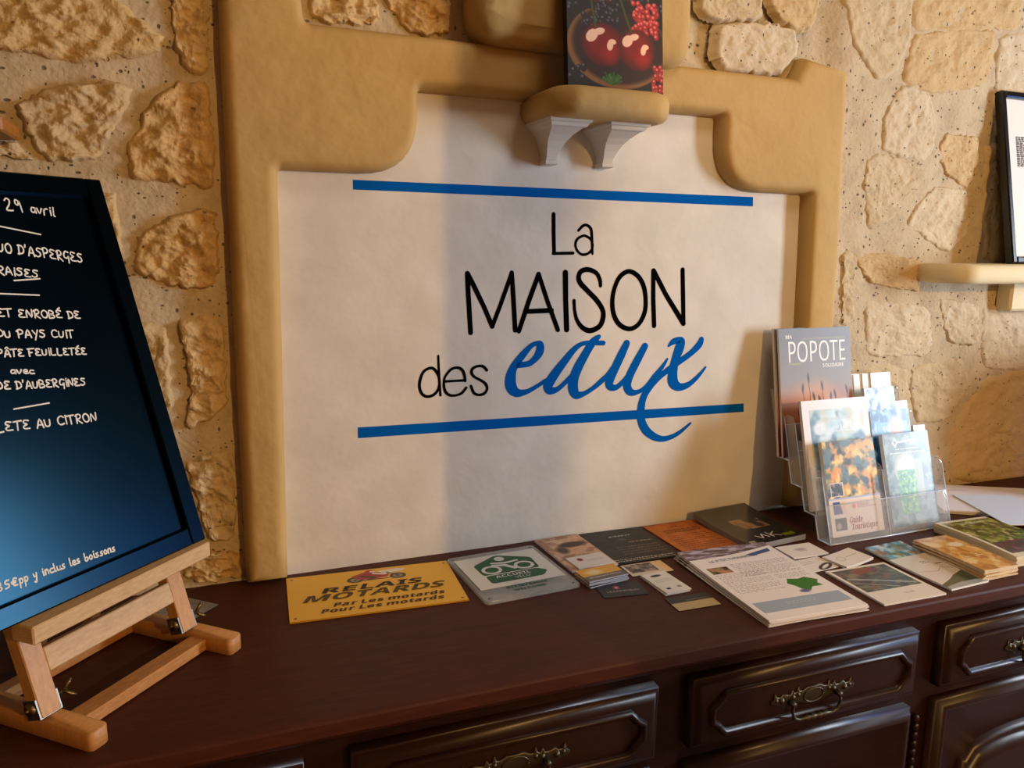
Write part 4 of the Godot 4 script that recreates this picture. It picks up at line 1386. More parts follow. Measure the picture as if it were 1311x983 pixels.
# ------------------------------------------------------------------ acrylic leaflet holder and its leaflets
func build_holder() -> void:
	var t := thing("leaflet_holder", "clear acrylic four-tier leaflet holder full of brochures on the sideboard", "leaflet holder", Vector3(1.214, 0.0, 0.242))
	var clear := mat("clear_acrylic", Color(0.92, 0.96, 1.0, 0.10), 0.04)
	clear.transparency = BaseMaterial3D.TRANSPARENCY_ALPHA
	clear.metallic_specular = 0.6
	var edge := mat("edge_light_tint", Color(0.86, 0.92, 1.0, 0.85), 0.15)  # pale, nearly opaque: carries the brightness of light caught in the edges
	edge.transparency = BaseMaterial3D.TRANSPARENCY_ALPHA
	var W := 0.348
	var k_lean := 0.296
	var th := 0.0025
	var sheet := func(y0: float, z0: float, y1: float, z1: float, x0: float, x1: float) -> ArrayMesh:
		var d := Vector3(0, y1 - y0, z1 - z0)
		var b := Basis(Vector3.RIGHT, d.normalized(), Vector3.RIGHT.cross(d.normalized()))
		var st := new_st()
		bx(st, Vector3((x0 + x1) / 2, (y0 + y1) / 2, (z0 + z1) / 2), Vector3(x1 - x0, d.length(), th), 0.0, b)
		return done(st)
	for k in 4:
		var y := 0.0015 + 0.049 * k
		var zf := -0.047 * k
		var zb := zf - 0.036
		part(t, "pocket_floor", sheet.call(y, zf, y, zb, 0.0, W), clear)
		part(t, "front_lip", sheet.call(y, zf, y + 0.078, zf - 0.078 * k_lean, 0.0, W), clear)
		var top := 0.13 if k == 3 else 0.049
		part(t, "back_sheet", sheet.call(y, zb, y + top, zb - top * k_lean, 0.0, W), clear)
		for x in [0.0, 0.168, W]:
			var hh := 0.15
			var o := PackedVector2Array([Vector2(zf, y), Vector2(zf - hh * k_lean + 0.002, y + hh - 0.012), Vector2(zf - hh * k_lean - 0.002, y + hh - 0.003), Vector2(zf - hh * k_lean - 0.010, y + hh), Vector2(zb - hh * k_lean, y + hh), Vector2(zb, y)])
			var st := new_st()
			plate(st, o, [[0.0, -th / 2], [0.0, th / 2]])
			# outline is drawn in (z, y); turn it into the yz plane
			part(t, "side_panel", done(st), clear, Vector3(x, 0, 0), Basis(Vector3(0, 0, 1), Vector3(0, 1, 0), Vector3(-1, 0, 0)))
		# light gathered in the polished edges, put into the pale colour of these strips
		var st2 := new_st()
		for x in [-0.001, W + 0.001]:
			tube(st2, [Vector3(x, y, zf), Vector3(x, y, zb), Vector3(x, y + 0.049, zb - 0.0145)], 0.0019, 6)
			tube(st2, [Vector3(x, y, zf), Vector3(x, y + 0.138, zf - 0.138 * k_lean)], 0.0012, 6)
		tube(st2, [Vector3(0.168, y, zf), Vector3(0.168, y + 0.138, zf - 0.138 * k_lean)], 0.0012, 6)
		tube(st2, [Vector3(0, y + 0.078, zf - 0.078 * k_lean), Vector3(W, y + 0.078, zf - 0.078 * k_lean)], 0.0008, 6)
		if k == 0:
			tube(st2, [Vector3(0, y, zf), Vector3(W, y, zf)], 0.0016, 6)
		part(t, "edge_light_strip", done(st2), edge)
	var paper := mat("paper_white", Color(0.88, 0.86, 0.83), 0.7)
	# --- left column
	var im := canvas(256, 360, Color(0.5, 0.5, 0.52))
	for y in 360:
		var v := y / 360.0
		var c := Color(0.46, 0.47, 0.50).lerp(Color(0.55, 0.52, 0.50), smoothstep(0.05, 0.45, v)).lerp(Color(0.72, 0.47, 0.36), smoothstep(0.38, 0.62, v)).lerp(Color(0.36, 0.15, 0.11), smoothstep(0.66, 0.86, v))
		im.fill_rect(Rect2i(0, y, 256, 1), c)
	oval(im, 0.47, 0.60, 0.20, 0.12, Color(0.95, 0.62, 0.36, 0.8), 1.0)
	oval(im, 0.47, 0.60, 0.05, 0.035, Color(1.0, 0.93, 0.66), 0.8)
	var r := RandomNumberGenerator.new()
	r.seed = 12
	for s in [[0.30, 0.44], [0.38, 0.36], [0.45, 0.51], [0.57, 0.43], [0.69, 0.52], [0.75, 0.50], [0.92, 0.47], [0.34, 0.60], [0.53, 0.54], [0.83, 0.6], [0.66, 0.64], [0.4, 0.66], [0.24, 0.62], [0.9, 0.64], [0.6, 0.7]]:
		line(im, [[s[0] + 0.01, 1.0], [s[0] + 0.02, s[1] + 0.15], [s[0], s[1] + 0.05]], 0.008, Color(0.26, 0.17, 0.16))
		oval(im, s[0], s[1] + 0.03, 0.014, 0.035, Color(0.20, 0.14, 0.14), 0.4, r.randf_range(-0.25, 0.1))
	scribble(im, 0.32, 0.075, 0.60, 0.012, Color(0.70, 0.66, 0.42), 48)
	scribble(im, 0.12, 0.27, 0.16, 0.012, Color(0.78, 0.74, 0.30), 49)
	var cover := print_mat("meadow_cover", im, 0.45, 0.1)
	var lean9 := Basis(Vector3.RIGHT, deg_to_rad(90.0 - 9.5))
	var mesh := booklet(0.207, 0.29, 0.006, cover, paper)
	for k in 2:
		var m := stand_up("recipe_magazine", ["grey sunset-meadow magazine with large white title, front copy in the holder's top tier", "grey sunset-meadow magazine tucked right behind the front copy in the holder"][k], "magazine", mesh, Vector3(1.309 - k * 0.005, 0.152, 0.083 - k * 0.010), 0.29, lean9, "sunset magazines in the holder")
		if k == 0:
			var wh := mat("ink_white", Color(0.93, 0.93, 0.92), 0.5)
			words(m, "POPOTE", 0.004, 0.0062, -0.090, 0.045, wh, "sans", 0.74)
			words(m, "MA", -0.076, 0.0062, -0.126, 0.008, wh, "sans_bold", 1.1)
			words(m, "SOLIDAIRE", 0.050, 0.0062, -0.058, 0.008, wh, "sans_bold", 1.1)
	im = canvas(220, 280, Color(0.90, 0.89, 0.90))
	mottle(im, 0.10, 0.09, 0.92, 1.0, [Color(0.36, 0.50, 0.60), Color(0.66, 0.80, 0.86), Color(0.84, 0.91, 0.94), Color(0.88, 0.92, 0.94), Color(0.76, 0.78, 0.70)], 3.0, 8)
	scribble(im, 0.20, 0.24, 0.62, 0.06, Color(0.80, 0.87, 0.90), 41)
	scribble(im, 0.30, 0.17, 0.40, 0.02, Color(0.66, 0.74, 0.78), 42)
	stand_up("art_brochure", "white bordered brochure with a pale blue painted scene behind the leaf-covered guide", "brochure", booklet(0.188, 0.24, 0.008, print_mat("pale_scene", im, 0.35, 0.15), paper), Vector3(1.304, 0.055, 0.176), 0.24, lean_by(14.5))
	im = canvas(220, 310, Color(0.82, 0.76, 0.70))
	mottle(im, 0.0, 0.0, 1.0, 0.62, [Color(0.10, 0.10, 0.10), Color(0.30, 0.42, 0.46), Color(0.85, 0.60, 0.18), Color(0.96, 0.80, 0.40), Color(0.22, 0.30, 0.30), Color(0.90, 0.56, 0.12)], 4.2, 14)
	rect(im, 0.0, 0.60, 1.0, 0.06, Color(0.62, 0.63, 0.74))
	rect(im, 0.0, 0.62, 1.0, 0.38, Color(0.84, 0.76, 0.68))
	for q in [[0.06, 0.44, Color(0.14, 0.14, 0.12)], [0.06, 0.63, Color(0.16, 0.18, 0.42)], [0.06, 0.80, Color(0.25, 0.22, 0.20)]]:
		rect(im, q[0], q[1], 0.25, 0.15, Color(0.8, 0.76, 0.72))
		rect(im, q[0] + 0.015, q[1] + 0.01, 0.22, 0.13, q[2])
	mottle(im, 0.075, 0.45, 0.295, 0.58, [Color(0.10, 0.11, 0.09), Color(0.16, 0.18, 0.13), Color(0.62, 0.50, 0.56)], 9.0, 20)
	poly(im, [[0.20, 0.64], [0.31, 0.64], [0.31, 0.77], [0.24, 0.77], [0.22, 0.70]], Color(0.83, 0.70, 0.58))
	oval(im, 0.17, 0.87, 0.07, 0.05, Color(0.12, 0.10, 0.09), 0.3)
	oval(im, 0.14, 0.89, 0.05, 0.04, Color(0.62, 0.55, 0.50), 0.4)
	oval(im, 0.46, 0.70, 0.035, 0.025, Color(0.78, 0.42, 0.28), 0.5)
	scribble(im, 0.53, 0.675, 0.22, 0.025, Color(0.62, 0.30, 0.42), 46)
	scribble(im, 0.53, 0.705, 0.36, 0.02, Color(0.62, 0.40, 0.50), 47)
	var gd := stand_up("tourist_guide", "guide booklet with yellow autumn leaves on its cover in the holder's front tier", "brochure", booklet(0.146, 0.205, 0.010, print_mat("leaf_cover", im, 0.32, 0.15), paper), Vector3(1.308, 0.006, 0.216), 0.205, lean_by(16.5))
	var red := mat("ink_red", Color(0.55, 0.10, 0.10), 0.5)
	words(gd, "Guide", -0.004, 0.0102, 0.071, 0.012, red, "serif_bold", 0.74, 0.15)
	words(gd, "Touristique", 0.018, 0.0102, 0.086, 0.012, red, "serif_bold", 0.74, 0.15)
	# --- right column
	im = canvas(200, 300, Color(0.36, 0.43, 0.44))
	mottle(im, 0.0, 0.0, 1.0, 1.0, [Color(0.26, 0.33, 0.34), Color(0.40, 0.47, 0.48), Color(0.52, 0.58, 0.58)], 5.0, 15)
	oval(im, 0.42, 0.40, 0.25, 0.18, Color(0.66, 0.66, 0.60), 0.05)
	oval(im, 0.42, 0.40, 0.19, 0.14, Color(0.85, 0.90, 0.92), 0.05)
	rect(im, 0.23, 0.40, 0.38, 0.48, Color(0.36, 0.60, 0.38))
	mottle(im, 0.23, 0.42, 0.61, 0.88, [Color(0.16, 0.40, 0.34), Color(0.36, 0.62, 0.30), Color(0.62, 0.78, 0.38), Color(0.30, 0.52, 0.48)], 12.0, 16)
	rect(im, 0.62, 0.30, 0.16, 0.40, Color(0.58, 0.60, 0.56))
	line(im, [[0.20, 0.10], [0.25, 0.055], [0.30, 0.10], [0.25, 0.145], [0.20, 0.10]], 0.02, Color(0.92, 0.94, 0.95))
	line(im, [[0.30, 0.10], [0.68, 0.085]], 0.022, Color(0.92, 0.94, 0.95))
	for k in 2:
		line(im, [[0.61 + k * 0.05, 0.09], [0.61 + k * 0.05, 0.135]], 0.022, Color(0.92, 0.94, 0.95))
	text_lines(im, 0.25, 0.17, 0.5, 1, 0.03, Color(0.85, 0.88, 0.88), 3)
	text_lines(im, 0.12, 0.21, 0.75, 1, 0.03, Color(0.85, 0.88, 0.88), 4)
	stand_up("heritage_brochure", "grey-green brochure with a white key and stone arch in the holder's front tier", "brochure", booklet(0.138, 0.208, 0.010, print_mat("arch_cover", im, 0.32, 0.12), paper), Vector3(1.478, 0.006, 0.216), 0.208, lean_by(16.5))
	im = canvas(160, 240, Color(0.30, 0.52, 0.72))
	mottle(im, 0.0, 0.0, 1.0, 1.0, [Color(0.16, 0.36, 0.58), Color(0.40, 0.62, 0.80), Color(0.62, 0.78, 0.88)], 4.0, 17)
	rect(im, 0.12, 0.14, 0.80, 0.25, Color(0.44, 0.66, 0.82))
	oval(im, 0.62, 0.20, 0.18, 0.12, Color(0.80, 0.66, 0.66), 0.3)
	scribble(im, 0.28, 0.17, 0.50, 0.07, Color(0.86, 0.90, 0.93), 43)
	stand_up("blue_brochure", "mid blue brochure with pale title standing behind the grey-green key brochure", "brochure", booklet(0.118, 0.205, 0.008, print_mat("blue_cover", im, 0.34, 0.12), paper), Vector3(1.465, 0.055, 0.176), 0.205, lean_by(15.5))
	im = canvas(120, 200, Color(0.80, 0.88, 0.95))
	mottle(im, 0.0, 0.0, 1.0, 1.0, [Color(0.88, 0.93, 0.97), Color(0.70, 0.82, 0.93), Color(0.26, 0.42, 0.72)], 4.0, 18)
	stand_up("sky_blue_leaflet", "pale blue and white leaflet in the third tier of the holder's right column", "leaflet", booklet(0.092, 0.20, 0.006, print_mat("sky_cover", im, 0.35, 0.15), paper), Vector3(1.475, 0.104, 0.130), 0.20, lean_by(15.0))
	var blank := booklet(0.040, 0.165, 0.004, mat("coated_white_card", Color(0.93, 0.93, 0.92), 0.45), paper)
	stand_up("white_card", "narrow blank white card beside the pale blue leaflet in the holder", "leaflet", blank, Vector3(1.538, 0.104, 0.132), 0.165, lean_by(15.0))
	im = canvas(60, 160, Color(0.88, 0.92, 0.93))
	mottle(im, 0.1, 0.05, 0.9, 0.9, [Color(0.90, 0.94, 0.95), Color(0.70, 0.82, 0.84), Color(0.92, 0.93, 0.93)], 5.0, 19)
	stand_up("folded_leaflet", "narrow white leaflet beside the mid blue brochure in the holder", "leaflet", booklet(0.036, 0.165, 0.006, print_mat("small_print", im, 0.4), paper), Vector3(1.546, 0.055, 0.182), 0.165, lean_by(15.5))
	var bright := mat("coated_white_card", Color(0.93, 0.93, 0.92), 0.45)
	var wl := booklet(0.062, 0.178, 0.003, bright, bright)
	var i := 0
	for q in [[1.442, 0.004, -1.0], [1.467, 0.006, 0.5], [1.490, 0.002, 1.0], [1.512, 0.0, 2.0]]:
		stand_up("white_leaflet", ["leftmost white leaflet in the holder's top right tier", "second white leaflet from the left in the holder's top right tier", "third white leaflet from the left in the holder's top right tier", "rightmost white leaflet in the holder's top right tier"][i], "leaflet", wl, Vector3(q[0], 0.152, 0.072 + i * 0.004), 0.178 - q[1], lean_by(12.0), "white leaflets in the top tier")
		i += 1

func lean_by(deg: float) -> Basis:
	return Basis(Vector3.RIGHT, deg_to_rad(90.0 - deg))

func stand_up(called: String, label: String, category: String, mesh: Mesh, bottom: Vector3, h: float, b: Basis, group := "") -> MeshInstance3D:
	var o := lay(called, label, category, mesh, 0, 0, 0, 0, group)
	o.transform = Transform3D(b, bottom - b * Vector3(0, 0, h / 2))
	return o

# ------------------------------------------------------------------ signs, cards and papers lying on the top
func build_papers() -> void:
	var paper: StandardMaterial3D = mats["paper_white"]
	var cream := mat("paper_cream", Color(0.84, 0.76, 0.62), 0.75)
	var ink := mat("ink_black", Color(0.07, 0.06, 0.06), 0.6)
	var E := 0.0008
	# yellow motorcyclists' sign
	var im := canvas(512, 290, Color(0.88, 0.66, 0.05))
	for q in [[0.03, 0.06], [0.97, 0.06], [0.03, 0.94], [0.97, 0.94]]:
		oval(im, q[0], q[1], 0.008, 0.014, Color(0.35, 0.22, 0.05), 0.3)
	# the motorcycle and its rider
	for x in [0.40, 0.66]:
		oval(im, x, 0.235, 0.050, 0.068, Color(0.08, 0.07, 0.07), 0.05)
		oval(im, x, 0.235, 0.031, 0.042, Color(0.55, 0.48, 0.40), 0.08)
		oval(im, x, 0.235, 0.012, 0.016, Color(0.15, 0.12, 0.1), 0.1)
	poly(im, [[0.38, 0.15], [0.46, 0.075], [0.55, 0.10], [0.62, 0.13], [0.60, 0.225], [0.52, 0.26], [0.44, 0.25], [0.40, 0.20]], Color(0.60, 0.05, 0.04))
	poly(im, [[0.55, 0.07], [0.66, 0.05], [0.72, 0.07], [0.70, 0.125], [0.62, 0.15], [0.57, 0.125]], Color(0.86, 0.82, 0.76))
	oval(im, 0.50, 0.065, 0.032, 0.038, Color(0.64, 0.08, 0.06), 0.1)
	oval(im, 0.515, 0.07, 0.018, 0.02, Color(0.85, 0.80, 0.74), 0.1)
	line(im, [[0.52, 0.12], [0.58, 0.16], [0.62, 0.12]], 0.020, Color(0.9, 0.86, 0.8))
	line(im, [[0.44, 0.16], [0.52, 0.22], [0.48, 0.26]], 0.016, Color(0.1, 0.08, 0.08))
	line(im, [[0.42, 0.27], [0.60, 0.27]], 0.010, Color(0.1, 0.08, 0.08))
	line(im, [[0.60, 0.12], [0.66, 0.22]], 0.012, Color(0.2, 0.18, 0.16))
	var s := lay("motorcyclist_sign", "yellow enamel plate with a red motorcycle and black lettering lying on the sideboard", "sign", booklet(0.305, 0.178, 0.003, print_mat("sign_yellow", im, 0.4, 0.2), mat("yellow_edge", Color(0.72, 0.50, 0.06), 0.5)), 0.268, 0.0005, 0.123, -4.0)
	words(s, "RELAIS", -0.002, 0.003 + E, -0.014, 0.020, ink, "sans_bold", 2.05, 0.35)
	words(s, "MOTARDS", 0.0, 0.003 + E, 0.013, 0.024, mat("ink_olive", Color(0.27, 0.20, 0.05), 0.6), "sans_bold", 1.62, 0.45)
	words(s, "Par Les motards", 0.020, 0.003 + E, 0.046, 0.0135, mat("ink_brown", Color(0.22, 0.08, 0.04), 0.6), "sans_bold", 1.35, 0.3)
	words(s, "Pour Les motards", 0.006, 0.003 + E, 0.066, 0.0135, mats["ink_brown"], "sans_bold", 1.35, 0.3)
	# clear plaque with a green emblem
	var pq := thing("welcome_plaque", "clear acrylic plaque with a green cyclist emblem lying beside the yellow plate", "plaque", Vector3(0.526, 0.0005, 0.143), 3.0)
	var flat := Basis(Vector3(1, 0, 0), Vector3(0, 0, -1), Vector3(0, 1, 0))
	var st := new_st()
	plate(st, round_rect(0.190, 0.206, 0.008), [[0.0, 0.0], [0.0, 0.0055], [-0.0006, 0.0062]])
	var clear := mat("plaque_acrylic", Color(0.80, 0.82, 0.82, 0.22), 0.06)
	clear.transparency = BaseMaterial3D.TRANSPARENCY_ALPHA
	part(pq, "acrylic_sheet", done(st), clear, Vector3.ZERO, flat)
	var wm := mat("plaque_white", Color(0.80, 0.79, 0.76), 0.5)
	var gm := mat("plaque_green", Color(0.04, 0.30, 0.15), 0.5)
	part(pq, "white_panel", box_mesh(Vector3(0.172, 0.0006, 0.140)), wm, Vector3(0.0, 0.0067, -0.014))
	st = new_st()
	plate(st, rounded([[-0.058, -0.020, 0.006], [0.058, -0.022, 0.006], [0.062, 0.028, 0.008], [0.0, 0.062, 0.01], [-0.060, 0.028, 0.008]]), [[0.0, 0.0], [0.0, 0.0004]])
	plate(st, rounded([[-0.056, -0.058, 0.008], [0.050, -0.058, 0.008], [0.066, -0.040, 0.006], [0.050, -0.025, 0.006], [-0.056, -0.025, 0.006]]), [[0.0, 0.0], [0.0, 0.0004]])
	part(pq, "green_emblem", done(st), gm, Vector3(0.0, 0.0070, -0.018), flat)
	st = new_st()
	for x in [-0.034, 0.034]:
		var ring := []
		for k in 25:
			ring.append(Vector3(x + cos(TAU * k / 24) * 0.017, -0.002 + sin(TAU * k / 24) * 0.015, 0.0065))
		stroke(st, ring, 0.0008)
	stroke(st, [Vector3(0.0, 0.042, 0.021), Vector3(0.0002, 0.042, 0.021)], 0.00082)
	stroke(st, [Vector3(-0.022, 0.026, 0.007), Vector3(0.004, 0.020, 0.008), Vector3(0.030, 0.024, 0.006)], 0.00086)
	stroke(st, [Vector3(-0.024, 0.016, 0.008), Vector3(-0.002, 0.010, 0.010), Vector3(0.012, -0.008, 0.010)], 0.00090)
	part(pq, "cyclist_figure", done(st), wm, Vector3(0.0, 0.0068, -0.018), flat)
	words(pq, "ACCUEIL", -0.004, 0.0078, 0.017, 0.010, wm, "sans_bold", 1.25)
	words(pq, "VÉLO", 0.010, 0.0078, 0.031, 0.008, wm, "sans", 1.2)
	words(pq, "BIENVENUE", 0.002, 0.0066, 0.064, 0.008, gm, "sans_bold", 1.35)
	words(pq, "WELCOME", 0.002, 0.0066, 0.078, 0.008, gm, "sans_bold", 1.2)
	st = new_st()
	for q in [[-0.084, -0.092], [0.084, -0.092], [-0.084, 0.092], [0.084, 0.092]]:
		lathe(st, Vector3(q[0], 0.0062, q[1]), [[0.0, 0.0012], [0.0028, 0.001], [0.0036, 0.0]], 10)
	part(pq, "screw_cap", done(st), mat("zinc_steel", Color(0.62, 0.60, 0.56), 0.28, 0.95))
	# --- brochures against the wall
	im = canvas(160, 280, Color(0.70, 0.54, 0.43))
	mottle(im, 0.0, 0.0, 1.0, 1.0, [Color(0.62, 0.45, 0.35), Color(0.76, 0.60, 0.48), Color(0.82, 0.68, 0.56)], 3.0, 21)
	text_lines(im, 0.06, 0.03, 0.8, 2, 0.04, Color(0.3, 0.2, 0.16), 5, 0.5)
	oval(im, 0.56, 0.38, 0.26, 0.13, Color(0.80, 0.60, 0.46), 0.15)
	oval(im, 0.62, 0.29, 0.30, 0.075, Color(0.22, 0.15, 0.11), 0.25)
	oval(im, 0.30, 0.42, 0.12, 0.10, Color(0.28, 0.18, 0.14), 0.4)
	line(im, [[0.48, 0.37], [0.58, 0.375]], 0.02, Color(0.35, 0.2, 0.15))
	line(im, [[0.52, 0.45], [0.62, 0.445]], 0.018, Color(0.6, 0.3, 0.25))
	text_lines(im, 0.08, 0.60, 0.8, 3, 0.035, Color(0.35, 0.24, 0.18), 6, 0.4)
	lay("portrait_leaflet", "beige leaflet with a lying face photograph, standing furthest left among the papers", "leaflet", booklet(0.102, 0.172, 0.004, print_mat("beige_face", im, 0.5), paper), 0.685, 0.0005, 0.092, 2.0)
	im = canvas(160, 110, Color(0.85, 0.80, 0.76))
	oval(im, 0.28, 0.32, 0.07, 0.12, Color(0.45, 0.12, 0.12), 0.3)
	text_lines(im, 0.42, 0.42, 0.45, 2, 0.10, Color(0.6, 0.5, 0.48), 7, 0.3)
	lay("white_business_card", "white business card with a small dark red mark on the beige leaflet", "business card", booklet(0.082, 0.054, 0.002, print_mat("card_red_mark", im, 0.6), paper), 0.692, 0.0047, 0.147, 4.0)
	im = canvas(180, 110, Color(0.84, 0.60, 0.12))
	oval(im, 0.35, 0.35, 0.2, 0.2, Color(0.88, 0.78, 0.55), 0.4)
	rect(im, 0.0, 0.62, 1.0, 0.38, Color(0.34, 0.31, 0.30))
	text_lines(im, 0.1, 0.72, 0.8, 1, 0.2, Color(0.75, 0.7, 0.6), 8, 0.4)
	var ym := booklet(0.086, 0.052, 0.0026, print_mat("card_yellow", im, 0.4), mat("card_side", Color(0.70, 0.72, 0.76), 0.6))
	for k in 4:
		lay("yellow_business_card", ["yellow and grey business card lying lowest of its small pile", "second card from the bottom of the yellow and grey pile", "third card from the bottom of the yellow and grey pile", "top card of the yellow and grey business card pile"][k], "business card", ym, 0.678 + [0.0, 0.002, -0.001, 0.001][k], 0.0005 + k * 0.0031, 0.220 + [0.002, 0.0, 0.001, -0.001][k], 5.0 + [2.0, -2.0, 1.0, 0.0][k], "yellow and grey business cards")
	im = canvas(240, 280, Color(0.115, 0.105, 0.10))
	mottle(im, 0.0, 0.0, 1.0, 1.0, [Color(0.095, 0.085, 0.08), Color(0.14, 0.125, 0.115)], 5.0, 22)
	text_lines(im, 0.36, 0.20, 0.34, 1, 0.06, Color(0.62, 0.58, 0.52), 9, 0.5)
	oval(im, 0.5, 0.33, 0.06, 0.04, Color(0.28, 0.26, 0.24), 0.3)
	text_lines(im, 0.55, 0.42, 0.38, 1, 0.05, Color(0.55, 0.45, 0.36), 10, 0.5)
	text_lines(im, 0.28, 0.55, 0.66, 4, 0.07, Color(0.40, 0.30, 0.22), 11, 0.4)
	text_lines(im, 0.04, 0.90, 0.92, 2, 0.045, Color(0.7, 0.64, 0.55), 12, 0.4)
	lay("black_brochure", "matt black brochure with sparse small print between the beige leaflet and orange sheet", "brochure", booklet(0.149, 0.170, 0.002, print_mat("black_cover", im, 0.55), ink), 0.810, 0.0005, 0.092, -2.0)
	im = canvas(180, 100, Color(0.82, 0.74, 0.64))
	mottle(im, 0.06, 0.06, 0.72, 0.8, [Color(0.20, 0.18, 0.16), Color(0.44, 0.38, 0.34), Color(0.62, 0.55, 0.48)], 6.0, 23)
	poly(im, [[0.72, 0.0], [1.0, 0.0], [1.0, 1.0], [0.86, 1.0]], Color(0.86, 0.72, 0.50))
	lay("photo_card", "cream postcard with a dark photograph lying in front of the black brochure", "card", booklet(0.090, 0.050, 0.0012, print_mat("photo_card_face", im, 0.5), paper), 0.784, 0.0005, 0.209, -1.0)
	im = canvas(180, 110, Color(0.10, 0.085, 0.09))
	oval(im, 0.42, 0.35, 0.07, 0.14, Color(0.62, 0.22, 0.28), 0.2)
	rect(im, 0.40, 0.30, 0.05, 0.12, Color(0.85, 0.6, 0.6))
	scribble(im, 0.16, 0.56, 0.72, 0.10, Color(0.75, 0.68, 0.66), 50)
	lay("black_business_card", "black business card with a pink emblem in front of the yellow card pile", "business card", booklet(0.086, 0.056, 0.0008, print_mat("card_black", im, 0.5), ink), 0.690, 0.0005, 0.275, -8.0)
	im = canvas(110, 170, Color(0.86, 0.82, 0.77))
	oval(im, 0.45, 0.16, 0.2, 0.05, Color(0.15, 0.14, 0.14), 0.2)
	rect(im, 0.2, 0.78, 0.16, 0.08, Color(0.2, 0.18, 0.18))
	rect(im, 0.66, 0.76, 0.16, 0.08, Color(0.55, 0.5, 0.48))
	text_lines(im, 0.15, 0.35, 0.7, 3, 0.06, Color(0.65, 0.6, 0.56), 14, 0.3)
	var wm2 := booklet(0.054, 0.085, 0.0022, print_mat("card_white", im, 0.6), paper)
	for k in 2:
		lay("upright_business_card", ["lower white portrait business card under its twin beside the black card", "upper white portrait business card with dark logo beside the black card"][k], "business card", wm2, 0.778 + k * 0.0015, 0.0005 + k * 0.0027, 0.283, 1.0 + k * 2.0, "white portrait business cards")
	im = canvas(180, 110, Color(0.72, 0.62, 0.42))
	rect(im, 0.0, 0.0, 1.0, 0.46, Color(0.17, 0.15, 0.14))
	text_lines(im, 0.4, 0.3, 0.5, 1, 0.2, Color(0.42, 0.38, 0.34), 15, 0.4)
	lay("gold_business_card", "half black half gold business card nearest the sideboard's front edge", "business card", booklet(0.085, 0.050, 0.0008, print_mat("card_gold", im, 0.5), ink), 0.785, 0.0005, 0.363, -2.0)
	im = canvas(240, 300, Color(0.68, 0.37, 0.11))
	mottle(im, 0.0, 0.0, 1.0, 1.0, [Color(0.64, 0.34, 0.095), Color(0.72, 0.40, 0.13)], 3.0, 24)
	text_lines(im, 0.40, 0.12, 0.12, 1, 0.05, Color(0.30, 0.14, 0.05), 16, 0.4)
	text_lines(im, 0.18, 0.22, 0.62, 2, 0.06, Color(0.30, 0.14, 0.05), 17, 0.55)
	text_lines(im, 0.12, 0.40, 0.76, 9, 0.055, Color(0.42, 0.20, 0.07), 18, 0.35)
	lay("orange_flyer", "plain orange flyer with dark print between black brochure and black magazine", "flyer", booklet(0.145, 0.180, 0.0015, print_mat("orange_sheet", im, 0.7), mat("orange_side", Color(0.62, 0.36, 0.13), 0.7)), 0.968, 0.0005, 0.100, 1.0)
	im = canvas(240, 300, Color(0.085, 0.07, 0.065))
	mottle(im, 0.0, 0.0, 1.0, 1.0, [Color(0.05, 0.05, 0.05), Color(0.12, 0.09, 0.075), Color(0.10, 0.12, 0.13)], 3.0, 25)
	mottle(im, 0.30, 0.34, 0.80, 0.62, [Color(0.16, 0.11, 0.08), Color(0.50, 0.38, 0.27), Color(0.62, 0.50, 0.36)], 4.0, 26)
	rect(im, 0.70, 0.86, 0.20, 0.07, Color(0.42, 0.46, 0.06))
	rect(im, 0.06, 0.90, 0.10, 0.05, Color(0.62, 0.58, 0.46))
	line(im, [[0.30, 0.80], [0.36, 0.88], [0.42, 0.78], [0.47, 0.88]], 0.02, Color(0.85, 0.8, 0.74))
	line(im, [[0.52, 0.76], [0.53, 0.90]], 0.018, Color(0.85, 0.8, 0.74))
	line(im, [[0.64, 0.78], [0.54, 0.83], [0.66, 0.90]], 0.018, Color(0.85, 0.8, 0.74))
	lay("black_magazine", "thick glossy black magazine with raised far corner beside the leaflet holder", "magazine", booklet(0.152, 0.190, 0.012, print_mat("dark_magazine", im, 0.25, 0.6), mat("page_edges", Color(0.48, 0.46, 0.44), 0.8), func(u: float, v: float) -> float: return 0.010 * pow(1.0 - v, 3.0) + 0.002 * u), 1.103, 0.0005, 0.108, 4.0)
	# --- newsletters
	im = canvas(360, 512, Color(0.90, 0.86, 0.83))
	mottle(im, 0.0, 0.0, 1.0, 0.15, [Color(0.48, 0.40, 0.42), Color(0.72, 0.66, 0.74), Color(0.34, 0.26, 0.24)], 6.0, 27, 4.0)
	poly(im, [[0.0, 0.16], [0.25, 0.15], [0.6, 0.12], [1.0, 0.06], [1.0, 0.3], [0.0, 0.3]], Color(0.90, 0.86, 0.84))
	poly(im, [[0.62, 0.16], [0.94, 0.10], [0.92, 0.15], [0.68, 0.19]], Color(0.25, 0.32, 0.50))
	mottle(im, 0.06, 0.29, 0.28, 0.38, [Color(0.25, 0.12, 0.08), Color(0.72, 0.50, 0.36), Color(0.40, 0.50, 0.30)], 10.0, 28)
	text_lines(im, 0.33, 0.27, 0.62, 12, 0.017, Color(0.62, 0.58, 0.58), 19, 0.35)
	text_lines(im, 0.06, 0.40, 0.50, 16, 0.017, Color(0.66, 0.62, 0.62), 20, 0.35)
	text_lines(im, 0.60, 0.49, 0.34, 4, 0.017, Color(0.66, 0.62, 0.62), 21, 0.35)
	poly(im, [[0.60, 0.62], [0.66, 0.56], [0.76, 0.58], [0.84, 0.565], [0.93, 0.62], [0.88, 0.66], [0.90, 0.70], [0.78, 0.70], [0.72, 0.74], [0.66, 0.71], [0.64, 0.66]], Color(0.20, 0.44, 0.10))
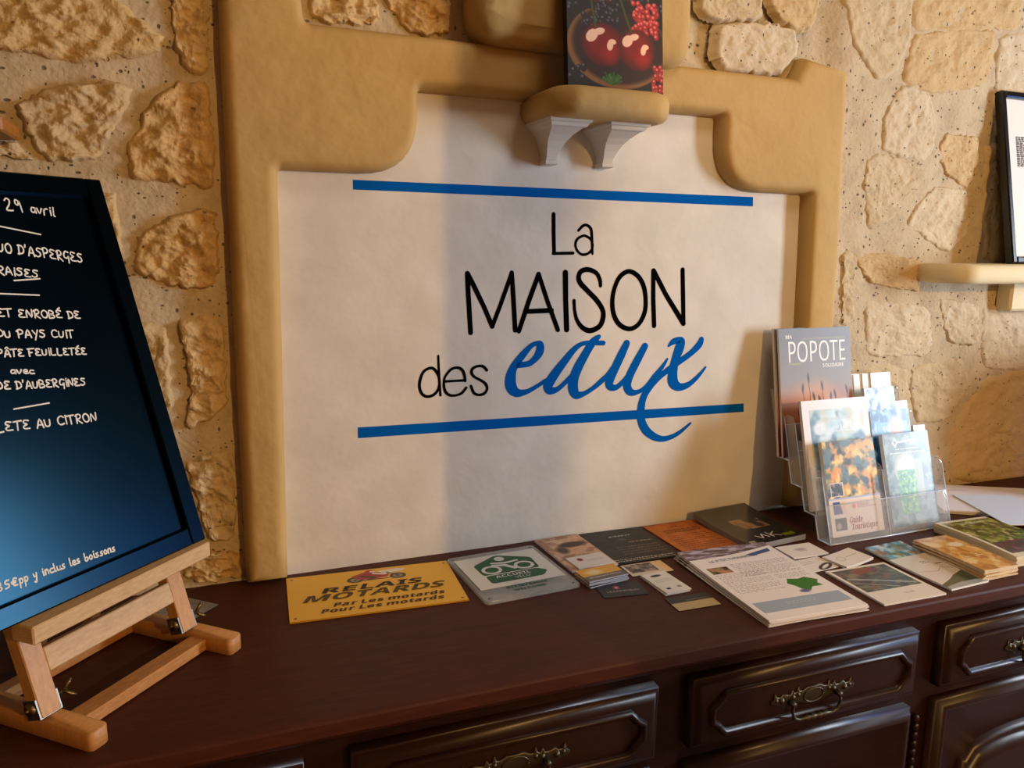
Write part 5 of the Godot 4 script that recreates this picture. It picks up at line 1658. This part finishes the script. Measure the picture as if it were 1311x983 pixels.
	oval(im, 0.66, 0.735, 0.05, 0.02, Color(0.36, 0.36, 0.55), 0.3)
	rect(im, 0.05, 0.79, 0.90, 0.13, Color(0.60, 0.64, 0.68))
	text_lines(im, 0.35, 0.83, 0.3, 2, 0.02, Color(0.70, 0.73, 0.76), 22, 0.4)
	var nm := booklet(0.204, 0.294, 0.0018, print_mat("newsletter_face", im, 0.55), paper, func(u: float, v: float) -> float: return 0.004 * pow(1.0 - v, 2.0) * (1.0 - 0.4 * u))
	for k in 6:
		var nl := lay("newsletter", ["bottom copy of the white newsletter pile", "second newsletter from the bottom of the pile", "third newsletter from the bottom of the pile", "fourth newsletter from the bottom of the pile", "fifth newsletter from the bottom, right under the top copy", "top newsletter of the pile, with green map and purple banner"][k], "newsletter", nm, 0.958 + [-0.004, 0.003, -0.002, 0.004, -0.001, 0.0][k], 0.0005 + k * 0.0021, 0.346 - [0.003, -0.002, 0.002, 0.0, -0.003, 0.0][k], -3.0 + [1.6, -1.0, 0.8, -0.6, 0.5, 0.0][k], "newsletter pile")
		if k == 5:
			words(nl, "LE P'TIT THOUARSAIS", -0.01, 0.0045, -0.090, 0.009, mat("ink_slate", Color(0.36, 0.38, 0.52), 0.6), "sans", 0.95, 0.0, 4.0)
	# --- small white cards
	im = canvas(160, 110, Color(0.88, 0.84, 0.80))
	oval(im, 0.5, 0.42, 0.14, 0.10, Color(0.68, 0.64, 0.62), 0.4)
	text_lines(im, 0.4, 0.55, 0.25, 1, 0.1, Color(0.6, 0.56, 0.54), 23, 0.4)
	lay("rounded_card", "white card with faint grey mark lying against the black magazine", "card", booklet(0.087, 0.060, 0.003, print_mat("card_faint", im, 0.6), paper), 1.133, 0.0005, 0.245, -2.0)
	im = canvas(160, 110, Color(0.88, 0.84, 0.80))
	for k in 40:
		oval(im, 0.72 + r_at(k, 0.22), 0.78 + r_at(k + 50, 0.18), 0.035, 0.05, Color(0.22, 0.15, 0.12), 0.4)
	text_lines(im, 0.15, 0.25, 0.5, 2, 0.14, Color(0.62, 0.56, 0.52), 24, 0.3)
	lay("tree_print_card", "white card with brown tree print between newsletters and the folded card", "card", booklet(0.082, 0.056, 0.0015, print_mat("card_trees", im, 0.6), paper), 1.103, 0.0005, 0.309, 3.0)
	im = canvas(160, 110, Color(0.88, 0.84, 0.80))
	var circle := []
	for k in 25:
		circle.append([0.3 + cos(TAU * k / 24) * 0.12, 0.45 + sin(TAU * k / 24) * 0.15])
	line(im, circle, 0.012, Color(0.55, 0.50, 0.48))
	text_lines(im, 0.5, 0.42, 0.4, 1, 0.1, Color(0.5, 0.46, 0.44), 25, 0.4)
	lay("circle_card", "slightly curled white card with a thin circle drawn on it", "card", booklet(0.082, 0.058, 0.005, print_mat("card_circle", im, 0.6), paper, func(u: float, v: float) -> float: return 0.004 * u * u), 1.188, 0.0005, 0.314, 9.0)
	# --- leaflets at the right
	im = canvas(240, 250, Color(0.88, 0.83, 0.77))
	mottle(im, 0.05, 0.05, 0.95, 0.68, [Color(0.09, 0.11, 0.12), Color(0.24, 0.27, 0.20), Color(0.42, 0.30, 0.22), Color(0.12, 0.16, 0.24), Color(0.46, 0.44, 0.32)], 4.0, 29, 1.6)
	line(im, [[0.10, 0.30], [0.45, 0.42], [0.90, 0.62]], 0.03, Color(0.66, 0.68, 0.66))
	line(im, [[0.10, 0.42], [0.40, 0.56], [0.60, 0.66]], 0.02, Color(0.60, 0.60, 0.52))
	poly(im, [[0.30, 0.10], [0.66, 0.07], [0.72, 0.16], [0.34, 0.24]], Color(0.46, 0.18, 0.13))
	scribble(im, 0.50, 0.80, 0.16, 0.035, Color(0.58, 0.54, 0.52), 44)
	lay("photo_leaflet", "square white leaflet with a dark landscape photograph near the front edge", "leaflet", booklet(0.144, 0.148, 0.0035, print_mat("landscape_leaflet", im, 0.35, 0.3), paper), 1.169, 0.0005, 0.424, -2.0)
	im = canvas(180, 340, Color(0.86, 0.82, 0.78))
	mottle(im, 0.0, 0.0, 1.0, 0.30, [Color(0.10, 0.26, 0.42), Color(0.40, 0.62, 0.78), Color(0.74, 0.84, 0.90), Color(0.55, 0.42, 0.30)], 3.0, 30)
	poly(im, [[0.35, 0.84], [0.6, 0.78], [1.0, 0.72], [1.0, 1.0], [0.0, 1.0], [0.0, 0.9]], Color(0.24, 0.30, 0.22))
	poly(im, [[0.0, 0.95], [0.4, 0.92], [1.0, 0.93], [1.0, 1.0], [0.0, 1.0]], Color(0.62, 0.64, 0.62))
	line(im, [[0.1, 0.62], [0.5, 0.66], [0.7, 0.60], [0.95, 0.66]], 0.012, Color(0.6, 0.55, 0.5))
	text_lines(im, 0.5, 0.44, 0.2, 2, 0.03, Color(0.45, 0.42, 0.42), 26, 0.5)
	text_lines(im, 0.72, 0.52, 0.22, 1, 0.03, Color(0.12, 0.1, 0.1), 27, 0.6)
	lay("river_leaflet", "tall leaflet with glossy blue top and dark green foot beside the ochre pile", "leaflet", booklet(0.101, 0.199, 0.004, print_mat("river_leaflet_face", im, 0.14, 0.9), paper, func(_u: float, v: float) -> float: return 0.006 * pow(1.0 - v, 3.0)), 1.309, 0.0005, 0.391, 2.0)
	im = canvas(160, 290, Color(0.74, 0.50, 0.18))
	mottle(im, 0.0, 0.0, 1.0, 1.0, [Color(0.66, 0.40, 0.11), Color(0.80, 0.58, 0.26), Color(0.88, 0.74, 0.50)], 3.0, 31)
	oval(im, 0.66, 0.30, 0.20, 0.07, Color(0.88, 0.80, 0.66), 0.2)
	text_lines(im, 0.2, 0.58, 0.6, 3, 0.04, Color(0.60, 0.38, 0.16), 28, 0.4)
	var om := booklet(0.090, 0.165, 0.0028, print_mat("ochre_leaflet_face", im, 0.3, 0.4), cream, func(_u: float, v: float) -> float: return 0.002 * sin(v * PI))
	for k in 7:
		lay("ochre_leaflet", ["bottom leaflet of the ochre pile at the right", "second ochre leaflet from the bottom of the pile", "third ochre leaflet from the bottom of the pile", "middle leaflet of the seven in the ochre pile", "third ochre leaflet from the top of the pile", "ochre leaflet just under the top one", "top ochre leaflet with a cream oval, right of the river leaflet"][k], "leaflet", om, 1.405 + [0.002, -0.002, 0.001, -0.001, 0.002, -0.002, 0.0][k], 0.0005 + k * 0.0030, 0.400 + [0.0, 0.002, -0.001, 0.001, -0.002, 0.0, 0.0][k], -1.0 + [1.0, -1.5, 0.5, 1.5, -0.5, 1.0, 0.0][k], "ochre leaflet pile")
	im = canvas(240, 300, Color(0.84, 0.80, 0.70))
	mottle(im, 0.06, 0.05, 1.0, 0.70, [Color(0.10, 0.16, 0.05), Color(0.34, 0.42, 0.12), Color(0.56, 0.58, 0.26), Color(0.16, 0.20, 0.08), Color(0.70, 0.66, 0.42)], 6.0, 32)
	mottle(im, 0.06, 0.66, 1.0, 0.92, [Color(0.24, 0.10, 0.16), Color(0.42, 0.24, 0.30), Color(0.22, 0.22, 0.10)], 9.0, 33)
	scribble(im, 0.30, 0.10, 0.44, 0.05, Color(0.92, 0.92, 0.88), 45)
	var gm2 := booklet(0.148, 0.200, 0.004, print_mat("garden_leaflet_face", im, 0.3, 0.4), cream, func(_u: float, v: float) -> float: return 0.003 * sin(v * PI))
	for k in 5:
		lay("garden_leaflet", ["bottom booklet of the green garden pile", "second green garden booklet from the bottom", "middle booklet of the green garden pile", "green garden booklet just under the top one", "top green garden booklet with white title at the right edge"][k], "booklet", gm2, 1.560 + [0.003, -0.002, 0.001, -0.001, 0.0][k], 0.0005 + k * 0.0042, 0.360 + [0.0, 0.002, -0.002, 0.001, 0.0][k], -3.0 + [1.0, -1.0, 1.0, 0.5, 0.0][k], "green garden booklets")
	# --- loose white sheets
	im = canvas(260, 360, Color(0.86, 0.83, 0.85))
	line(im, [[0.06, 0.30], [0.09, 0.27], [0.12, 0.31], [0.16, 0.24], [0.2, 0.3]], 0.008, Color(0.1, 0.1, 0.14))
	line(im, [[0.24, 0.24], [0.30, 0.22], [0.40, 0.21]], 0.008, Color(0.2, 0.2, 0.24))
	text_lines(im, 0.1, 0.40, 0.3, 1, 0.02, Color(0.62, 0.6, 0.64), 29, 0.4)
	text_lines(im, 0.30, 0.80, 0.5, 2, 0.03, Color(0.66, 0.64, 0.68), 30, 0.35)
	var sm := booklet(0.297, 0.21, 0.0035, print_mat("letter_sheet", im, 0.7), paper)
	for k in 3:
		lay("letter_sheet", ["bottom sheaf of the white letter paper beyond the holder", "middle sheaf of the white letter paper beyond the holder", "top sheet of white letter paper with handwriting beyond the holder"][k], "paper", sm, 1.790 + k * 0.002, 0.0005 + k * 0.0042, 0.155 + k * 0.002, -32.0 + k * 1.5, "white letter paper pile")
	lay("blue_white_sheet", "bluish white blank sheet behind the green garden booklets", "paper", booklet(0.148, 0.21, 0.002, mat("bluish_paper", Color(0.80, 0.84, 0.92), 0.5), paper), 1.760, 0.0135, 0.235, -20.0)
	# grey plastic sleeve with a white sheet, behind the easel
	var sl := thing("plastic_sleeve", "clear plastic sleeve with a white sheet lying behind the easel", "sleeve", Vector3(-0.075, 0.0005, 0.105), 0.0)
	sl.rotation.y = deg_to_rad(47.0)
	part(sl, "white_sheet", box_mesh(Vector3(0.105, 0.0006, 0.078)), paper, Vector3(-0.004, 0.0006, 0.0))
	var cl2 := mat("grey_sleeve", Color(0.55, 0.53, 0.52, 0.55), 0.25)
	cl2.transparency = BaseMaterial3D.TRANSPARENCY_ALPHA
	part(sl, "sleeve_film", box_mesh(Vector3(0.130, 0.0005, 0.090)), cl2, Vector3(0.0, 0.0015, 0.0))

# added wicker hamper, unseen: stands in for whatever shades the wall low at right
func build_hamper() -> void:
	var t := thing("stand_in_hamper", "brown wicker hamper standing on the sideboard's far right end, unseen and added to shade the wall", "basket", Vector3(2.22, 0.0, 0.28), 8.0)
	var cane := mat("wicker", Color(0.42, 0.29, 0.17), 0.7)
	var st := new_st()
	for k in 16:
		var pts := []
		var y := 0.012 + k * 0.023
		for i in 49:
			var a := TAU * i / 48
			var ww := 0.004 * (1.0 if (i + k) % 2 == 0 else -1.0)
			pts.append(Vector3((0.14 + ww) * cos(a), y, (0.12 + ww) * sin(a)))
		tube(st, pts, 0.0125, 6)
	part(t, "woven_side", done(st), cane)
	st = new_st()
	lathe(st, Vector3(0, 0.375, 0), [[0.15, 0.0], [0.15, 0.018], [0.0, 0.03]], 32, Basis.from_scale(Vector3(1.0, 1.0, 0.88)))
	part(t, "lid", done(st), cane)

# words too small or too glaring to read: broken upright strokes
func scribble(im: Image, x: float, y: float, w: float, h: float, c: Color, seed_: int) -> void:
	var r := RandomNumberGenerator.new()
	r.seed = seed_
	var u := x
	var asp := float(im.get_height()) / im.get_width()
	while u < x + w:
		var t := r.randf()
		var g := h * asp * r.randf_range(0.35, 0.55)
		if t < 0.4:
			line(im, [[u, y], [u, y + h], [u + g, y + h]], h * asp * 0.16, c)
		elif t < 0.7:
			line(im, [[u, y + h], [u + g * 0.5, y], [u + g, y + h]], h * asp * 0.16, c)
		else:
			line(im, [[u + g, y + h * 0.2], [u, y + h * 0.5], [u + g, y + h]], h * asp * 0.16, c)
		u += g * 1.5

func r_at(k: int, amp: float) -> float:
	return sin(k * 12.9898) * amp
